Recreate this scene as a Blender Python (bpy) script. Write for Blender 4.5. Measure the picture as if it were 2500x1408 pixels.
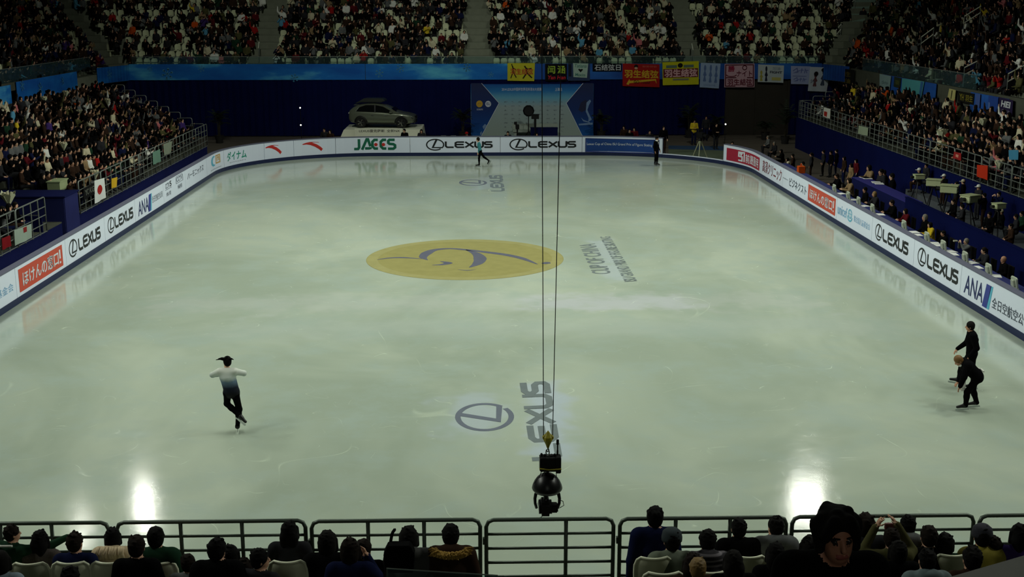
import bpy, bmesh, math, random
import numpy as np
from mathutils import Vector, Matrix
R = random.Random(7)
for o in list(bpy.data.objects): bpy.data.objects.remove(o)
SC = bpy.context.scene; COL = SC.collection
SC.view_settings.view_transform = 'Standard'; SC.view_settings.look = 'None'
SC.view_settings.gamma = 1.0; SC.view_settings.use_curve_mapping = False
SC.view_settings.exposure = 0.0
# ---------------------------------------------------------------- camera
FPX, YAW, PITCH = 2964.0, 0.0269, 0.2318
EYE = Vector((-0.35, -45.5, 9.33))
cd = bpy.data.cameras.new('camera'); cam = bpy.data.objects.new('camera', cd); COL.objects.link(cam)
cd.sensor_width = 36.0; cd.lens = 36.0 * FPX / 2500.0; cd.clip_start = 0.1; cd.clip_end = 400
cam.location = EYE; cam.rotation_euler = (math.pi / 2 - PITCH, 0, -YAW)
SC.camera = cam
CF = Vector((math.sin(YAW) * math.cos(PITCH), math.cos(YAW) * math.cos(PITCH), -math.sin(PITCH)))
CR = Vector((math.cos(YAW), -math.sin(YAW), 0)); CU = CR.cross(CF)
def ray(x, y): return CF * FPX + CR * (x - 1250) + CU * (704 - y)
def on_y(x, y, Y): d = ray(x, y); return EYE + d * ((Y - EYE.y) / d.y)      # pixel -> the plane y = Y
def on_x(x, y, X): d = ray(x, y); return EYE + d * ((X - EYE.x) / d.x)
def on_z(x, y, Z=0.0): d = ray(x, y); return EYE + d * ((Z - EYE.z) / d.z)
def px_scale(P): return FPX / ((Vector(P) - EYE).dot(CF))                   # pixels per metre there
# ---------------------------------------------------------------- world, arena floodlights, added fill lamps
w = bpy.data.worlds.new('arena_air'); SC.world = w; w.use_nodes = True
w.node_tree.nodes['Background'].inputs[0].default_value = (0.55, 0.75, 0.6, 1)
w.node_tree.nodes['Background'].inputs[1].default_value = 0.010
def spot(name, loc, aim, watts, deg, blend=0.6, col=(0.94, 1.0, 0.88), size=0.35):
    l = bpy.data.lights.new(name, 'SPOT'); l.energy = watts; l.spot_size = math.radians(deg); l.spot_blend = blend
    l.color = col; l.shadow_soft_size = size
    o = bpy.data.objects.new(name, l); COL.objects.link(o); o.location = loc
    o.rotation_euler = (Vector(aim) - Vector(loc)).to_track_quat('-Z', 'Y').to_euler()
    return o
for sx in (-1, 1):                       # two catwalks of floodlights high above the long sides of the rink
    for y in (22.5, 15, 7.5, 0, -7.5, -15, -22.5, -29):
        spot('floodlight', (sx * 19.7, y, 20.5), (-sx * 1.5, y * 0.82, 0), 4150, 84, 0.55, size=1.5)
    for y in (18, 6, -6, -18): spot('floodlight', (sx * 7, y, 21.5), (sx * 4, y * .9, 0), 2700, 92, 0.6, size=1.5)  # inner rows, added to soften the shadows on the ice
for x, y, k in ((-20.4, 22.4, 1.6), (-23.0, 19.0, .5), (18.75, 22.4, 1.0), (19.55, 21.8, 1.2)):   # the far lamps that point down the rink
    spot('floodlight', (x, y, 20.0), (x * .25, -27, 0), 520 * k, 44, 0.8, (1, 1, .9), .26)
for sx in (-1, 1):                       # fill lamps added to stand in for spill on the lower stands
    for y in (20, 2): spot('arena_fill', (-sx * 14, y, 20.5), (sx * 21, y + 1, 2.0), 6000, 58, 1.0)
for x in (-12, 12): spot('arena_fill', (x, 8, 21), (x * 1.15, 46, 6.0), 7600, 58, 1.0)  # added fill that lifts the back stand
spot('arena_fill', (-2, 14, 20.5), (-1.5, 42, 2.0), 5200, 50, 0.9)  # fill added to brighten the backdrop and the car
for x in (-8, 8): spot('arena_fill', (x, -16, 21), (x, -34.5, 2.4), 2600, 60, 1.0)  # fill added over the near rows
spot('arena_fill', (0, -62, 17), (0.5, -37, 4.0), 1050, 60, 1.0, size=1.5)  # fill added behind the viewpoint for the backs of the near crowd
# ---------------------------------------------------------------- tagging
def tag(o, label=None, cat=None, group=None, kind=None):
    if label: o['label'] = label
    if cat: o['category'] = cat
    if group: o['group'] = group
    if kind: o['kind'] = kind
    return o
def empty(name, loc, label, cat, group=None, rz=0.0):
    o = bpy.data.objects.new(name, None); COL.objects.link(o); o.location = loc; o.rotation_euler = (0, 0, rz)
    o.empty_display_size = 0.1
    return tag(o, label, cat, group)
def adopt(o, parent):
    o.parent = parent; return o
# ---------------------------------------------------------------- materials (procedural)
MATS = {}
def srgb(c):
    f = lambda v: v / 12.92 if v <= 0.04045 else ((v + 0.055) / 1.055) ** 2.4
    return tuple(f(v / 255.0) for v in c)
def mat(name, c, rough=0.7, metal=0.0, var=0.12, scale=6.0, spec=0.35, coat=0.0):
    """Principled surface whose colour wanders a little with an object-space noise."""
    if name in MATS: return MATS[name]
    m = bpy.data.materials.new(name); m.use_nodes = True; nt = m.node_tree; b = nt.nodes['Principled BSDF']
    c = srgb(c)
    tc = nt.nodes.new('ShaderNodeTexCoord'); n = nt.nodes.new('ShaderNodeTexNoise'); n.inputs['Scale'].default_value = scale
    n.inputs['Detail'].default_value = 3
    nt.links.new(tc.outputs['Object'], n.inputs['Vector'])
    mx = nt.nodes.new('ShaderNodeMix'); mx.data_type = 'RGBA'
    nt.links.new(n.outputs['Fac'], mx.inputs['Factor'])
    mx.inputs['A'].default_value = tuple(v * (1 - var) for v in c) + (1,)
    mx.inputs['B'].default_value = tuple(min(1, v * (1 + var)) for v in c) + (1,)
    nt.links.new(mx.outputs['Result'], b.inputs['Base Color'])
    b.inputs['Roughness'].default_value = rough; b.inputs['Metallic'].default_value = metal
    b.inputs['Specular IOR Level'].default_value = spec; b.inputs['Coat Weight'].default_value = coat
    MATS[name] = m; return m
# ---------------------------------------------------------------- mesh builder
class MB:
    def __init__(s): s.v = []; s.f = []; s.m = []; s.k = 0
    def use(s, k): s.k = k; return s
    def add(s, vs, fs):
        b = len(s.v); s.v += [tuple(p) for p in vs]; s.f += [tuple(i + b for i in f) for f in fs]; s.m += [s.k] * len(fs); return s
    def box(s, lo, hi, mtx=None):
        x0, y0, z0 = lo; x1, y1, z1 = hi
        vs = [(x0, y0, z0), (x1, y0, z0), (x1, y1, z0), (x0, y1, z0), (x0, y0, z1), (x1, y0, z1), (x1, y1, z1), (x0, y1, z1)]
        if mtx is not None: vs = [mtx @ Vector(p) for p in vs]
        return s.add(vs, [(0, 3, 2, 1), (4, 5, 6, 7), (0, 1, 5, 4), (1, 2, 6, 5), (2, 3, 7, 6), (3, 0, 4, 7)])
    def tube(s, pts, r, n=8, r2=None, closed=False):
        """round bar along a polyline, with a frame carried from point to point"""
        P = [Vector(p) for p in pts]; N = len(P); vs = []; fs = []; up = None
        for i, p in enumerate(P):
            if closed: d = P[(i + 1) % N] - P[i - 1]
            else: d = P[min(i + 1, N - 1)] - P[max(i - 1, 0)]
            d.normalize()
            if up is None: up = d.orthogonal().normalized()
            up = (up - d * up.dot(d)); up = up.normalized() if up.length > 1e-6 else d.orthogonal().normalized()
            q = d.cross(up); rr = r if r2 is None else r + (r2 - r) * i / max(N - 1, 1)
            vs += [p + (up * math.cos(2 * math.pi * k / n) + q * math.sin(2 * math.pi * k / n)) * rr for k in range(n)]
        for i in range(N if closed else N - 1):
            j = (i + 1) % N
            fs += [(i * n + k, i * n + (k + 1) % n, j * n + (k + 1) % n, j * n + k) for k in range(n)]
        if not closed: fs += [tuple(range(n - 1, -1, -1)), tuple((N - 1) * n + k for k in range(n))]
        return s.add(vs, fs)
    def lathe(s, prof, n=20, mtx=None, caps=True):
        """profile of (radius, height) turned about z"""
        vs = [(r * math.cos(2 * math.pi * k / n), r * math.sin(2 * math.pi * k / n), z) for r, z in prof for k in range(n)]
        if mtx is not None: vs = [mtx @ Vector(p) for p in vs]
        fs = [(i * n + k, i * n + (k + 1) % n, (i + 1) * n + (k + 1) % n, (i + 1) * n + k) for i in range(len(prof) - 1) for k in range(n)]
        if caps: fs += [tuple(range(n - 1, -1, -1)), tuple((len(prof) - 1) * n + k for k in range(n))]
        return s.add(vs, fs)
    def prism(s, poly, h0, h1, mtx=None):
        """flat outline (x, y) between two heights"""
        n = len(poly); vs = [(x, y, h0) for x, y in poly] + [(x, y, h1) for x, y in poly]
        if mtx is not None: vs = [mtx @ Vector(p) for p in vs]
        return s.add(vs, [tuple(range(n - 1, -1, -1)), tuple(range(n, 2 * n))] + [(i, (i + 1) % n, n + (i + 1) % n, n + i) for i in range(n)])
    def build(s, name, mats, parent=None, smooth=False, bevel=0.0, loc=None, rz=0.0):
        me = bpy.data.meshes.new(name); me.from_pydata(s.v, [], s.f)
        for m in (mats if isinstance(mats, (list, tuple)) else [mats]): me.materials.append(m)
        if max(s.m, default=0) > 0: me.polygons.foreach_set('material_index', s.m)
        if smooth: me.polygons.foreach_set('use_smooth', [True] * len(s.f))
        me.update()
        o = bpy.data.objects.new(name, me); COL.objects.link(o)
        if bevel:
            bm = bmesh.new(); bm.from_mesh(me)
            bmesh.ops.bevel(bm, geom=[e for e in bm.edges if len(e.link_faces) == 2 and e.calc_face_angle(0) > 0.5], offset=bevel, segments=2, affect='EDGES', clamp_overlap=True)
            bm.to_mesh(me); bm.free()
        if loc is not None: o.location = loc
        o.rotation_euler = (0, 0, rz)
        if parent is not None: o.parent = parent
        return o
def copy_tree(o, parent=None):
    c = o.copy(); COL.objects.link(c); c.parent = parent
    for ch in o.children: copy_tree(ch, c)
    return c
# ---------------------------------------------------------------- flat lettering and marks, as (points, faces) in a unit box
def text_flat(body, bold=0.0, shear=0.0):
    if bold and not body.isascii():      # dense characters lose strokes when outlined fatter, so thicken them with shifted copies
        v, f = text_flat(body, 0.0, shear); n = max(1, sum(1 if ord(c) > 255 else .6 for c in body)); d = bold * .75
        return join_flat(*[(v * (1 - 2 * np.array((d / n, d))) + np.array((d / n, d)) + np.array((a * d / n, b * d)), f) for a, b in ((-1, 0), (1, 0), (0, 1), (0, -1))])
    c = bpy.data.curves.new('t', 'FONT'); c.body = body; c.offset = bold; c.shear = shear; c.resolution_u = 4
    o = bpy.data.objects.new('t', c); COL.objects.link(o)
    me = o.evaluated_get(bpy.context.evaluated_depsgraph_get()).to_mesh()
    v = np.empty(3 * len(me.vertices)); me.vertices.foreach_get('co', v); v = v.reshape(-1, 3)[:, :2].copy()
    f = [tuple(p.vertices) for p in me.polygons]
    o.evaluated_get(bpy.context.evaluated_depsgraph_get()).to_mesh_clear()
    bpy.data.objects.remove(o); bpy.data.curves.remove(c)
    if len(v): v = (v - v.min(0)) / np.maximum(np.ptp(v, axis=0), 1e-6)
    return v, f
def strokes(lines, w, aspect=1.0):
    """thick open polylines; w is the stroke width against a height of 1; x runs to aspect, then is brought back to 0..1"""
    vs, fs = [], []
    for L in lines:
        P = [Vector((a * aspect, b)) for a, b in L]; n = len(P); b = len(vs); closed = (P[0] - P[-1]).length < 1e-6 and n > 2
        if closed: P.pop(); n -= 1
        for i, p in enumerate(P):
            d0 = (p - P[i - 1]).normalized() if i or closed else None
            d1 = (P[(i + 1) % n] - p).normalized() if i < n - 1 or closed else None
            d0 = d0 or d1; d1 = d1 or d0
            t = (d0 + d1); t = t.normalized() if t.length > 1e-4 else d0
            nn = Vector((-t.y, t.x)); k = max(0.35, nn.dot(Vector((-d0.y, d0.x))))
            vs += [p + nn * (w / 2 / k), p - nn * (w / 2 / k)]
        m = n if closed else n - 1
        fs += [(b + 2 * i, b + 2 * i + 1, b + 2 * ((i + 1) % n) + 1, b + 2 * ((i + 1) % n)) for i in range(m)]
    v = np.array([(p.x / aspect, p.y) for p in vs]); return v, fs
def arc(cx, cy, rx, ry, a0, a1, n=24):
    return [(cx + rx * math.cos(math.radians(a0 + (a1 - a0) * i / n)), cy + ry * math.sin(math.radians(a0 + (a1 - a0) * i / n))) for i in range(n + 1)]
def poly_flat(*polys):
    vs, fs = [], []
    for p in polys: fs.append(tuple(range(len(vs), len(vs) + len(p)))); vs += list(p)
    return np.array(vs, float), fs
def join_flat(*gs):
    vs, fs = [], []
    for v, f in gs:
        b = sum(len(x) for x in vs); vs.append(np.asarray(v, float)); fs += [tuple(i + b for i in q) for q in f]
    return np.concatenate(vs), fs
def layers(g, step=.0006):
    """a hair's breadth of height for each separate piece, so that crossing strokes do not lie in one plane"""
    n = len(g[0]); p = list(range(n))
    def find(a):
        while p[a] != a: p[a] = p[p[a]]; a = p[a]
        return a
    for f in g[1]:
        for b in f[1:]: p[find(b)] = find(f[0])
    ids = {}; out = []
    for i in range(n): out.append(ids.setdefault(find(i), len(ids)) % 9 * step)
    return out
def fit(g, x0, x1, y0, y1):
    v, f = g; return np.column_stack([x0 + v[:, 0] * (x1 - x0), y0 + v[:, 1] * (y1 - y0)]), f
_c = .14
def lexus_word():
    L = [[(0, 1), (.0, .28), (.03, .1), (.17, .1)], [(.395, .9), (.245, .9), (.21, .78), (.21, .25), (.245, .1), (.40, .1)], [(.21, .52), (.385, .52)],
         [(.42, .93), (.60, .07)], [(.60, .93), (.42, .07)], [(.635, 1), (.635, .25), (.665, .1), (.77, .1), (.80, .25), (.80, 1)],
         [(1.0, .9), (.87, .9), (.84, .8), (.84, .62), (.87, .52), (.96, .52), (.99, .42), (.99, .2), (.96, .1), (.83, .1)]]
    return strokes(L, .235, 5.6)
def lexus_mark():
    ring = strokes([arc(.5, .5, .47, .46, -38, 310, 40)], .095, 1.35)
    ell = poly_flat([(.52, .93), (.64, .93), (.43, .30), (.30, .22)], [(.30, .22), (.43, .30), (.90, .30), (.86, .20)])
    return join_flat(ring, ell)
def guard(L, H, npost, nrail, r=.025):
    """one welded rail panel along local x, standing on z = 0: a frame with rounded corners, bars and posts"""
    q = .09; fr = [(0, 0, 0), (0, 0, H - q), (q * .3, 0, H - q * .3), (q, 0, H), (L - q, 0, H), (L - q * .3, 0, H - q * .3), (L, 0, H - q), (L, 0, 0)]
    return fr, [[(0, 0, H * (k + .12) / (nrail + .3)), (L, 0, H * (k + .12) / (nrail + .3))] for k in range(nrail)], [[(L * (k + 1) / (npost + 1), 0, 0), (L * (k + 1) / (npost + 1), 0, H)] for k in range(npost)]
# ---------------------------------------------------------------- bodies: one smooth surface grown from tapered limbs (a distance field, then surface nets)
def surface_nets(D, lo, h):
    nx, ny, nz = D.shape; ins = D < 0
    c = [ins[i:nx - 1 + i, j:ny - 1 + j, k:nz - 1 + k] for i in (0, 1) for j in (0, 1) for k in (0, 1)]
    s = sum(x.astype(np.int8) for x in c); act = (s > 0) & (s < 8)
    ijk = np.argwhere(act); idx = -np.ones(act.shape, np.int64); idx[act] = np.arange(len(ijk))
    P = np.zeros((len(ijk), 3)); W = np.zeros(len(ijk)); I, J, K = ijk.T
    C = [(i, j, k) for i in (0, 1) for j in (0, 1) for k in (0, 1)]
    V = {q: D[I + q[0], J + q[1], K + q[2]] for q in C}
    for a in C:
        for ax in range(3):
            if a[ax]: continue
            b = list(a); b[ax] = 1; b = tuple(b); da, db = V[a], V[b]; cr = (da < 0) != (db < 0)
            t = np.where(cr, da / np.where(cr, da - db, 1), 0)
            q = np.tile(np.array(a, float), (len(ijk), 1)); q[:, ax] = t
            P += q * cr[:, None]; W += cr
    P = (P / W[:, None] + ijk) * h + lo
    F = []
    for ax in range(3):
        a, b = [(1, 2), (2, 0), (0, 1)][ax]
        sl = [slice(1, -1)] * 3; sl[ax] = slice(0, -1); s2 = list(sl); s2[ax] = slice(1, None)
        A, B = ins[tuple(sl)], ins[tuple(s2)]
        e = np.argwhere(A != B); fl = A[A != B]; off = np.ones(3, int); off[ax] = 0; e = e + off
        ua = np.zeros(3, int); ua[a] = 1; ub = np.zeros(3, int); ub[b] = 1
        g = lambda q: idx[q[:, 0], q[:, 1], q[:, 2]]
        Q = np.stack([g(e - ua - ub), g(e - ub), g(e), g(e - ua)], 1)
        Q[~fl] = Q[~fl][:, ::-1]; F.append(Q)
    F = np.concatenate(F); return P, F[(F >= 0).all(1)]
class Field:
    """prims: ('c', a, b, ra, rb, blend, label, flat, axis) limbs, ('e', centre, radii, 3x3 rotation, blend, label) ellipsoids; sub=True carves"""
    def __init__(s): s.p = []
    def limb(s, a, b, ra, rb, lab=1, k=.03, flat=1.0, axis=None):
        s.p.append(('c', np.array(a, float), np.array(b, float), ra, rb, k, lab, flat, None if axis is None else np.array(axis, float))); return s
    def ball(s, c, r, lab=0, k=.02, rot=None, sub=False):
        r = (r, r, r) if isinstance(r, (int, float)) else r
        s.p.append(('e', np.array(c, float), np.array(r, float), np.eye(3) if rot is None else np.array(rot, float), k, lab, sub)); return s
    def mesh(s, h):
        los, his = [], []
        for p in s.p:
            if p[0] == 'c': r = max(p[3], p[4]); los.append(np.minimum(p[1], p[2]) - r); his.append(np.maximum(p[1], p[2]) + r)
            elif not p[6]: r = p[2].max(); los.append(p[1] - r); his.append(p[1] + r)
        lo = np.min(los, 0) - 3 * h; hi = np.max(his, 0) + 3 * h; n = np.ceil((hi - lo) / h).astype(int) + 1
        D = np.full(n, 1.0, np.float32); raw = np.full(n, 1.0, np.float32); lab = np.zeros(n, np.int8)
        for p in s.p:
            if p[0] == 'c': r = max(p[3], p[4]); a = np.minimum(p[1], p[2]) - r; b = np.maximum(p[1], p[2]) + r; k = p[5]
            else: r = p[2].max(); a = p[1] - r; b = p[1] + r; k = p[4]
            m = k + 2.5 * h
            i0 = np.clip(np.floor((a - m - lo) / h).astype(int), 0, n); i1 = np.clip(np.ceil((b + m - lo) / h).astype(int) + 1, 0, n)
            if (i1 <= i0).any(): continue
            G = np.stack(np.meshgrid(*[lo[q] + h * np.arange(i0[q], i1[q]) for q in range(3)], indexing='ij'), -1)
            if p[0] == 'c':
                A, B, ra, rb = p[1:5]; X = G - A; d = B - A
                if p[7] != 1.0:
                    ax = p[8] / np.linalg.norm(p[8]); X = X + (X @ ax)[..., None] * ax * (1 / p[7] - 1); d = d + (d @ ax) * ax * (1 / p[7] - 1)
                t = np.clip((X @ d) / max(d @ d, 1e-9), 0, 1); q = np.linalg.norm(X - t[..., None] * d, axis=-1) - (ra + (rb - ra) * t)
                q = q * min(1, p[7] ** .5) if p[7] < 1 else q
            else:
                X = (G - p[1]) @ p[3]; k0 = np.linalg.norm(X / p[2], axis=-1); k1 = np.linalg.norm(X / p[2] ** 2, axis=-1); q = k0 * (k0 - 1) / np.maximum(k1, 1e-6)
            S = tuple(slice(i0[z], i1[z]) for z in range(3)); cur = D[S]
            if p[0] == 'e' and p[6]:
                hh = np.maximum(k - np.abs(cur + q), 0) / max(k, 1e-6); D[S] = np.maximum(cur, -q) + hh * hh * k / 4; continue
            hh = np.maximum(k - np.abs(cur - q), 0) / max(k, 1e-6); D[S] = np.minimum(cur, q) - hh * hh * k / 4
            rw = raw[S]; up = q < rw; lab[S] = np.where(up, p[5] if p[0] == 'e' else p[6], lab[S]); raw[S] = np.minimum(rw, q)
        V, F = surface_nets(D, lo, h)
        g = np.clip(np.rint((V - lo) / h).astype(int), 0, n - 1); vl = lab[g[:, 0], g[:, 1], g[:, 2]]
        return V, F, vl[F[:, 0]].astype(int)
def np_mesh(name, V, F, L=None, mats=(), smooth=True):
    me = bpy.data.meshes.new(name); me.vertices.add(len(V)); me.vertices.foreach_set('co', np.asarray(V, np.float32).ravel())
    k = F.shape[1]; me.loops.add(k * len(F)); me.loops.foreach_set('vertex_index', F.ravel().astype(np.int32))
    me.polygons.add(len(F)); me.polygons.foreach_set('loop_start', np.arange(0, k * len(F), k, dtype=np.int32))
    if L is not None: me.polygons.foreach_set('material_index', np.asarray(L, np.int32))
    if smooth: me.polygons.foreach_set('use_smooth', np.ones(len(F), bool))
    for m in mats: me.materials.append(m)
    me.update(); me.validate(); return me
def rot_zxy(yaw=0., pitch=0., roll=0.):
    """columns = local right, forward, up of a head; yaw turns to the figure's left, pitch > 0 looks down"""
    return np.array((Matrix.Rotation(yaw, 3, 'Z') @ Matrix.Rotation(-pitch, 3, 'X') @ Matrix.Rotation(roll, 3, 'Y')))
SKIN, TOP, LEGS, SHOE, EXTRA, LIP, EYEW = 0, 1, 2, 3, 4, 5, 6
def add_head(f, c, M, s=1.0, face=True):
    """skull, jaw, nose, ears, brow and lips about the head centre c"""
    c = np.array(c, float); T = lambda x, y, z: c + M @ (np.array((x, y, z)) * s)
    f.ball(T(0, -.008, .022), (.074 * s, .092 * s, .098 * s), SKIN, .02, M)
    f.ball(T(0, .028, -.045), (.056 * s, .062 * s, .072 * s), SKIN, .03, M)
    if face:
        f.limb(T(0, .088, .012), T(0, .104, -.022), .009 * s, .014 * s, SKIN, .012)
        for x in (-1, 1):
            f.ball(T(.032 * x, .082, .012), (.016 * s, .012 * s, .010 * s), SKIN, .006, M, sub=True)
            f.ball(T(.032 * x, .076, .011), .0125 * s, EYEW, .003)
            f.ball(T(.078 * x, -.012, -.008), (.010 * s, .020 * s, .032 * s), SKIN, .008, M)
        f.limb(T(-.020, .086, -.060), T(.020, .086, -.060), .0075 * s, .0075 * s, LIP, .008)
def add_hand(f, wr, tip, side, s=1.0, curl=.35, lab=SKIN, up=(0, 0, 1)):
    """palm, four unequal bent fingers and a thumb off the side of the palm"""
    wr = np.array(wr, float); d = np.array(tip, float) - wr; d /= np.linalg.norm(d); u = np.array(up, float); u = u - d * (u @ d)
    u = u / np.linalg.norm(u) if np.linalg.norm(u) > .1 else np.array((1., 0, 0)); r = np.cross(d, u) * side
    P = lambda a, b, c: wr + (d * a + r * b + u * c) * s
    f.limb(P(.01, 0, 0), P(.075, 0, 0), .030 * s, .036 * s, lab, .015, .55, u)
    for i, (b, L) in enumerate(((-.030, .060), (-.010, .074), (.010, .080), (.030, .070))):
        k = P(.085, b, 0); m = P(.085 + L * .5, b * 1.15, -curl * .022); e = P(.085 + L * (1 - .35 * curl), b * 1.2, -curl * .06)
        f.limb(k, m, .0098 * s, .0092 * s, lab, .004); f.limb(m, e, .0092 * s, .0078 * s, lab, .004)
    a = P(.025, .03, -.004); b = P(.06, .058, -.012 - .01 * curl); e = P(.09, .062, -.02 - .02 * curl)
    f.limb(a, b, .013 * s, .011 * s, lab, .008); f.limb(b, e, .011 * s, .009 * s, lab, .004)
def figure(J, s=1.0, bulk=0.0, sleeve=TOP, hand=True, headM=None, face=True, fine=False, chestdir=(0, 1, 0), hood=False, skirt=False, bare=False):
    """J: joints of the figure (metres): pelvis, chest, neck, head and per side ('l','r') sho elb wri tip hip kne ank toe"""
    f = Field(); A = {k: np.array(v, float) for k, v in J.items()}; b = bulk; fw = np.array(chestdir, float); M = np.eye(3) if headM is None else headM
    pe, ch, ne, he = A['pelvis'], A['chest'], A['neck'], A['head']; r = lambda x: x * s
    f.limb(pe, pe + (ch - pe) * .5, r(.150) + b, r(.130) + b, TOP, .05, .74, fw)
    f.limb(pe + (ch - pe) * .45, ch, r(.130) + b, r(.158) + b, TOP, .05, .72, fw)
    side = A['rsho'] - A['lsho']; sd = side / np.linalg.norm(side)
    f.limb(A['lsho'] + sd * r(.03), A['rsho'] - sd * r(.03), r(.066) + b * .8, r(.066) + b * .8, TOP, .06)
    f.limb(ch, ne - (ne - ch) * .12, r(.120) + b, r(.060) + b * .6, TOP, .05)
    f.limb(ne - (he - ne) * .2, he - M @ np.array((0, .0, .05)) * s, r(.056), r(.050), SKIN, .02)
    add_head(f, he, M, s, face)
    if hood: f.ball(ne + M @ np.array((0, -.075, .01)) * s, (r(.15), r(.085), r(.085)), TOP, .03)
    for q, sg in (('l', -1), ('r', 1)):
        so, el, wr = A[q + 'sho'], A[q + 'elb'], A[q + 'wri']
        f.limb(so, el, r(.058) + b * .8, r(.046) + b * .7, sleeve, .03); f.limb(el, wr, r(.045) + b * .7, r(.032) + b * .5, sleeve, .02)
        tip = A.get(q + 'tip', wr + (wr - el) * .5)
        if fine: add_hand(f, wr + (wr - el) * .04, tip, -sg, s)
        elif hand:
            d = (tip - wr) / max(np.linalg.norm(tip - wr), 1e-6); f.limb(wr, wr + d * r(.085), r(.034), r(.032), SKIN, .012); f.limb(wr + d * r(.085), wr + d * r(.15), r(.028), r(.017), SKIN, .012)
        hi, kn, an, to = A[q + 'hip'], A[q + 'kne'], A[q + 'ank'], A[q + 'toe']
        f.limb(pe + (hi - pe) * .5, hi, r(.112), r(.088), LEGS, .05); f.limb(hi, kn, r(.084) + b * .3, r(.062) + b * .2, LEGS, .04)
        f.limb(kn, kn + (an - kn) * .35, r(.060) + b * .2, r(.060) + b * .2, LEGS, .03); f.limb(kn + (an - kn) * .3, an, r(.058) + b * .2, r(.042) + b * .2, LEGS, .03)
        f.limb(an, an + (to - an) * .25, r(.050), r(.046), SHOE, .02); f.limb(an + (to - an) * .1, to, r(.046), r(.032), SHOE, .02)
    return f
def hair_field(c, M, s=1.0, style='short', rnd=None):
    c = np.array(c, float); T = lambda x, y, z: c + M @ (np.array((x, y, z)) * s); f = Field(); r = lambda x: x * s
    g = rnd or R; a, b2 = g.uniform(-.01, .01), g.uniform(-.008, .008)
    f.ball(T(a * .3, -.016, .036), (r(.089 + b2 * .4), r(.102), r(.100 + b2)), 0, .02, M)
    if style in ('bob', 'long', 'curly'):
        f.ball(T(0, -.034, -.035), (r(.096), r(.085), r(.115)), 0, .03, M)
        for x in (-1, 1): f.limb(T(.082 * x, .018, .03), T(.084 * x, .022, -.085), r(.024), r(.026), 0, .02)
    else: f.ball(T(0, -.040, -.025), (r(.076), r(.066), r(.068)), 0, .03, M)
    if style == 'long':
        f.limb(T(-.045, -.065, -.05), T(-.05, -.085, -.30), r(.062), r(.05), 0, .04); f.limb(T(.045, -.065, -.05), T(.05, -.085, -.31), r(.062), r(.05), 0, .04)
    if style == 'pony':
        f.ball(T(0, -.115, .05), (r(.03), r(.035), r(.03)), 0, .02, M); f.limb(T(0, -.13, .04), T(0, -.155, -.17), r(.034), r(.016), 0, .02)
    if style == 'bun': f.ball(T(0, -.105, .085), r(.042), 0, .015)
    if style in ('curly', 'tuft'):
        for _ in range(14 if style == 'curly' else 7):
            t, u = g.uniform(0, 6.28), g.uniform(.1, 1.0)
            p = (.082 * math.cos(t) * math.cos(u), -.02 + .088 * math.sin(t) * math.cos(u), .045 + .085 * math.sin(u) - (.1 * g.random() if style == 'curly' else 0))
            f.ball(T(*p), r(g.uniform(.018, .03)), 0, .012)
    f.ball(T(0, .105, -.05), (r(.064), r(.075), r(.095)), 0, .012, M, sub=True)      # the face stays free
    return f
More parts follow.
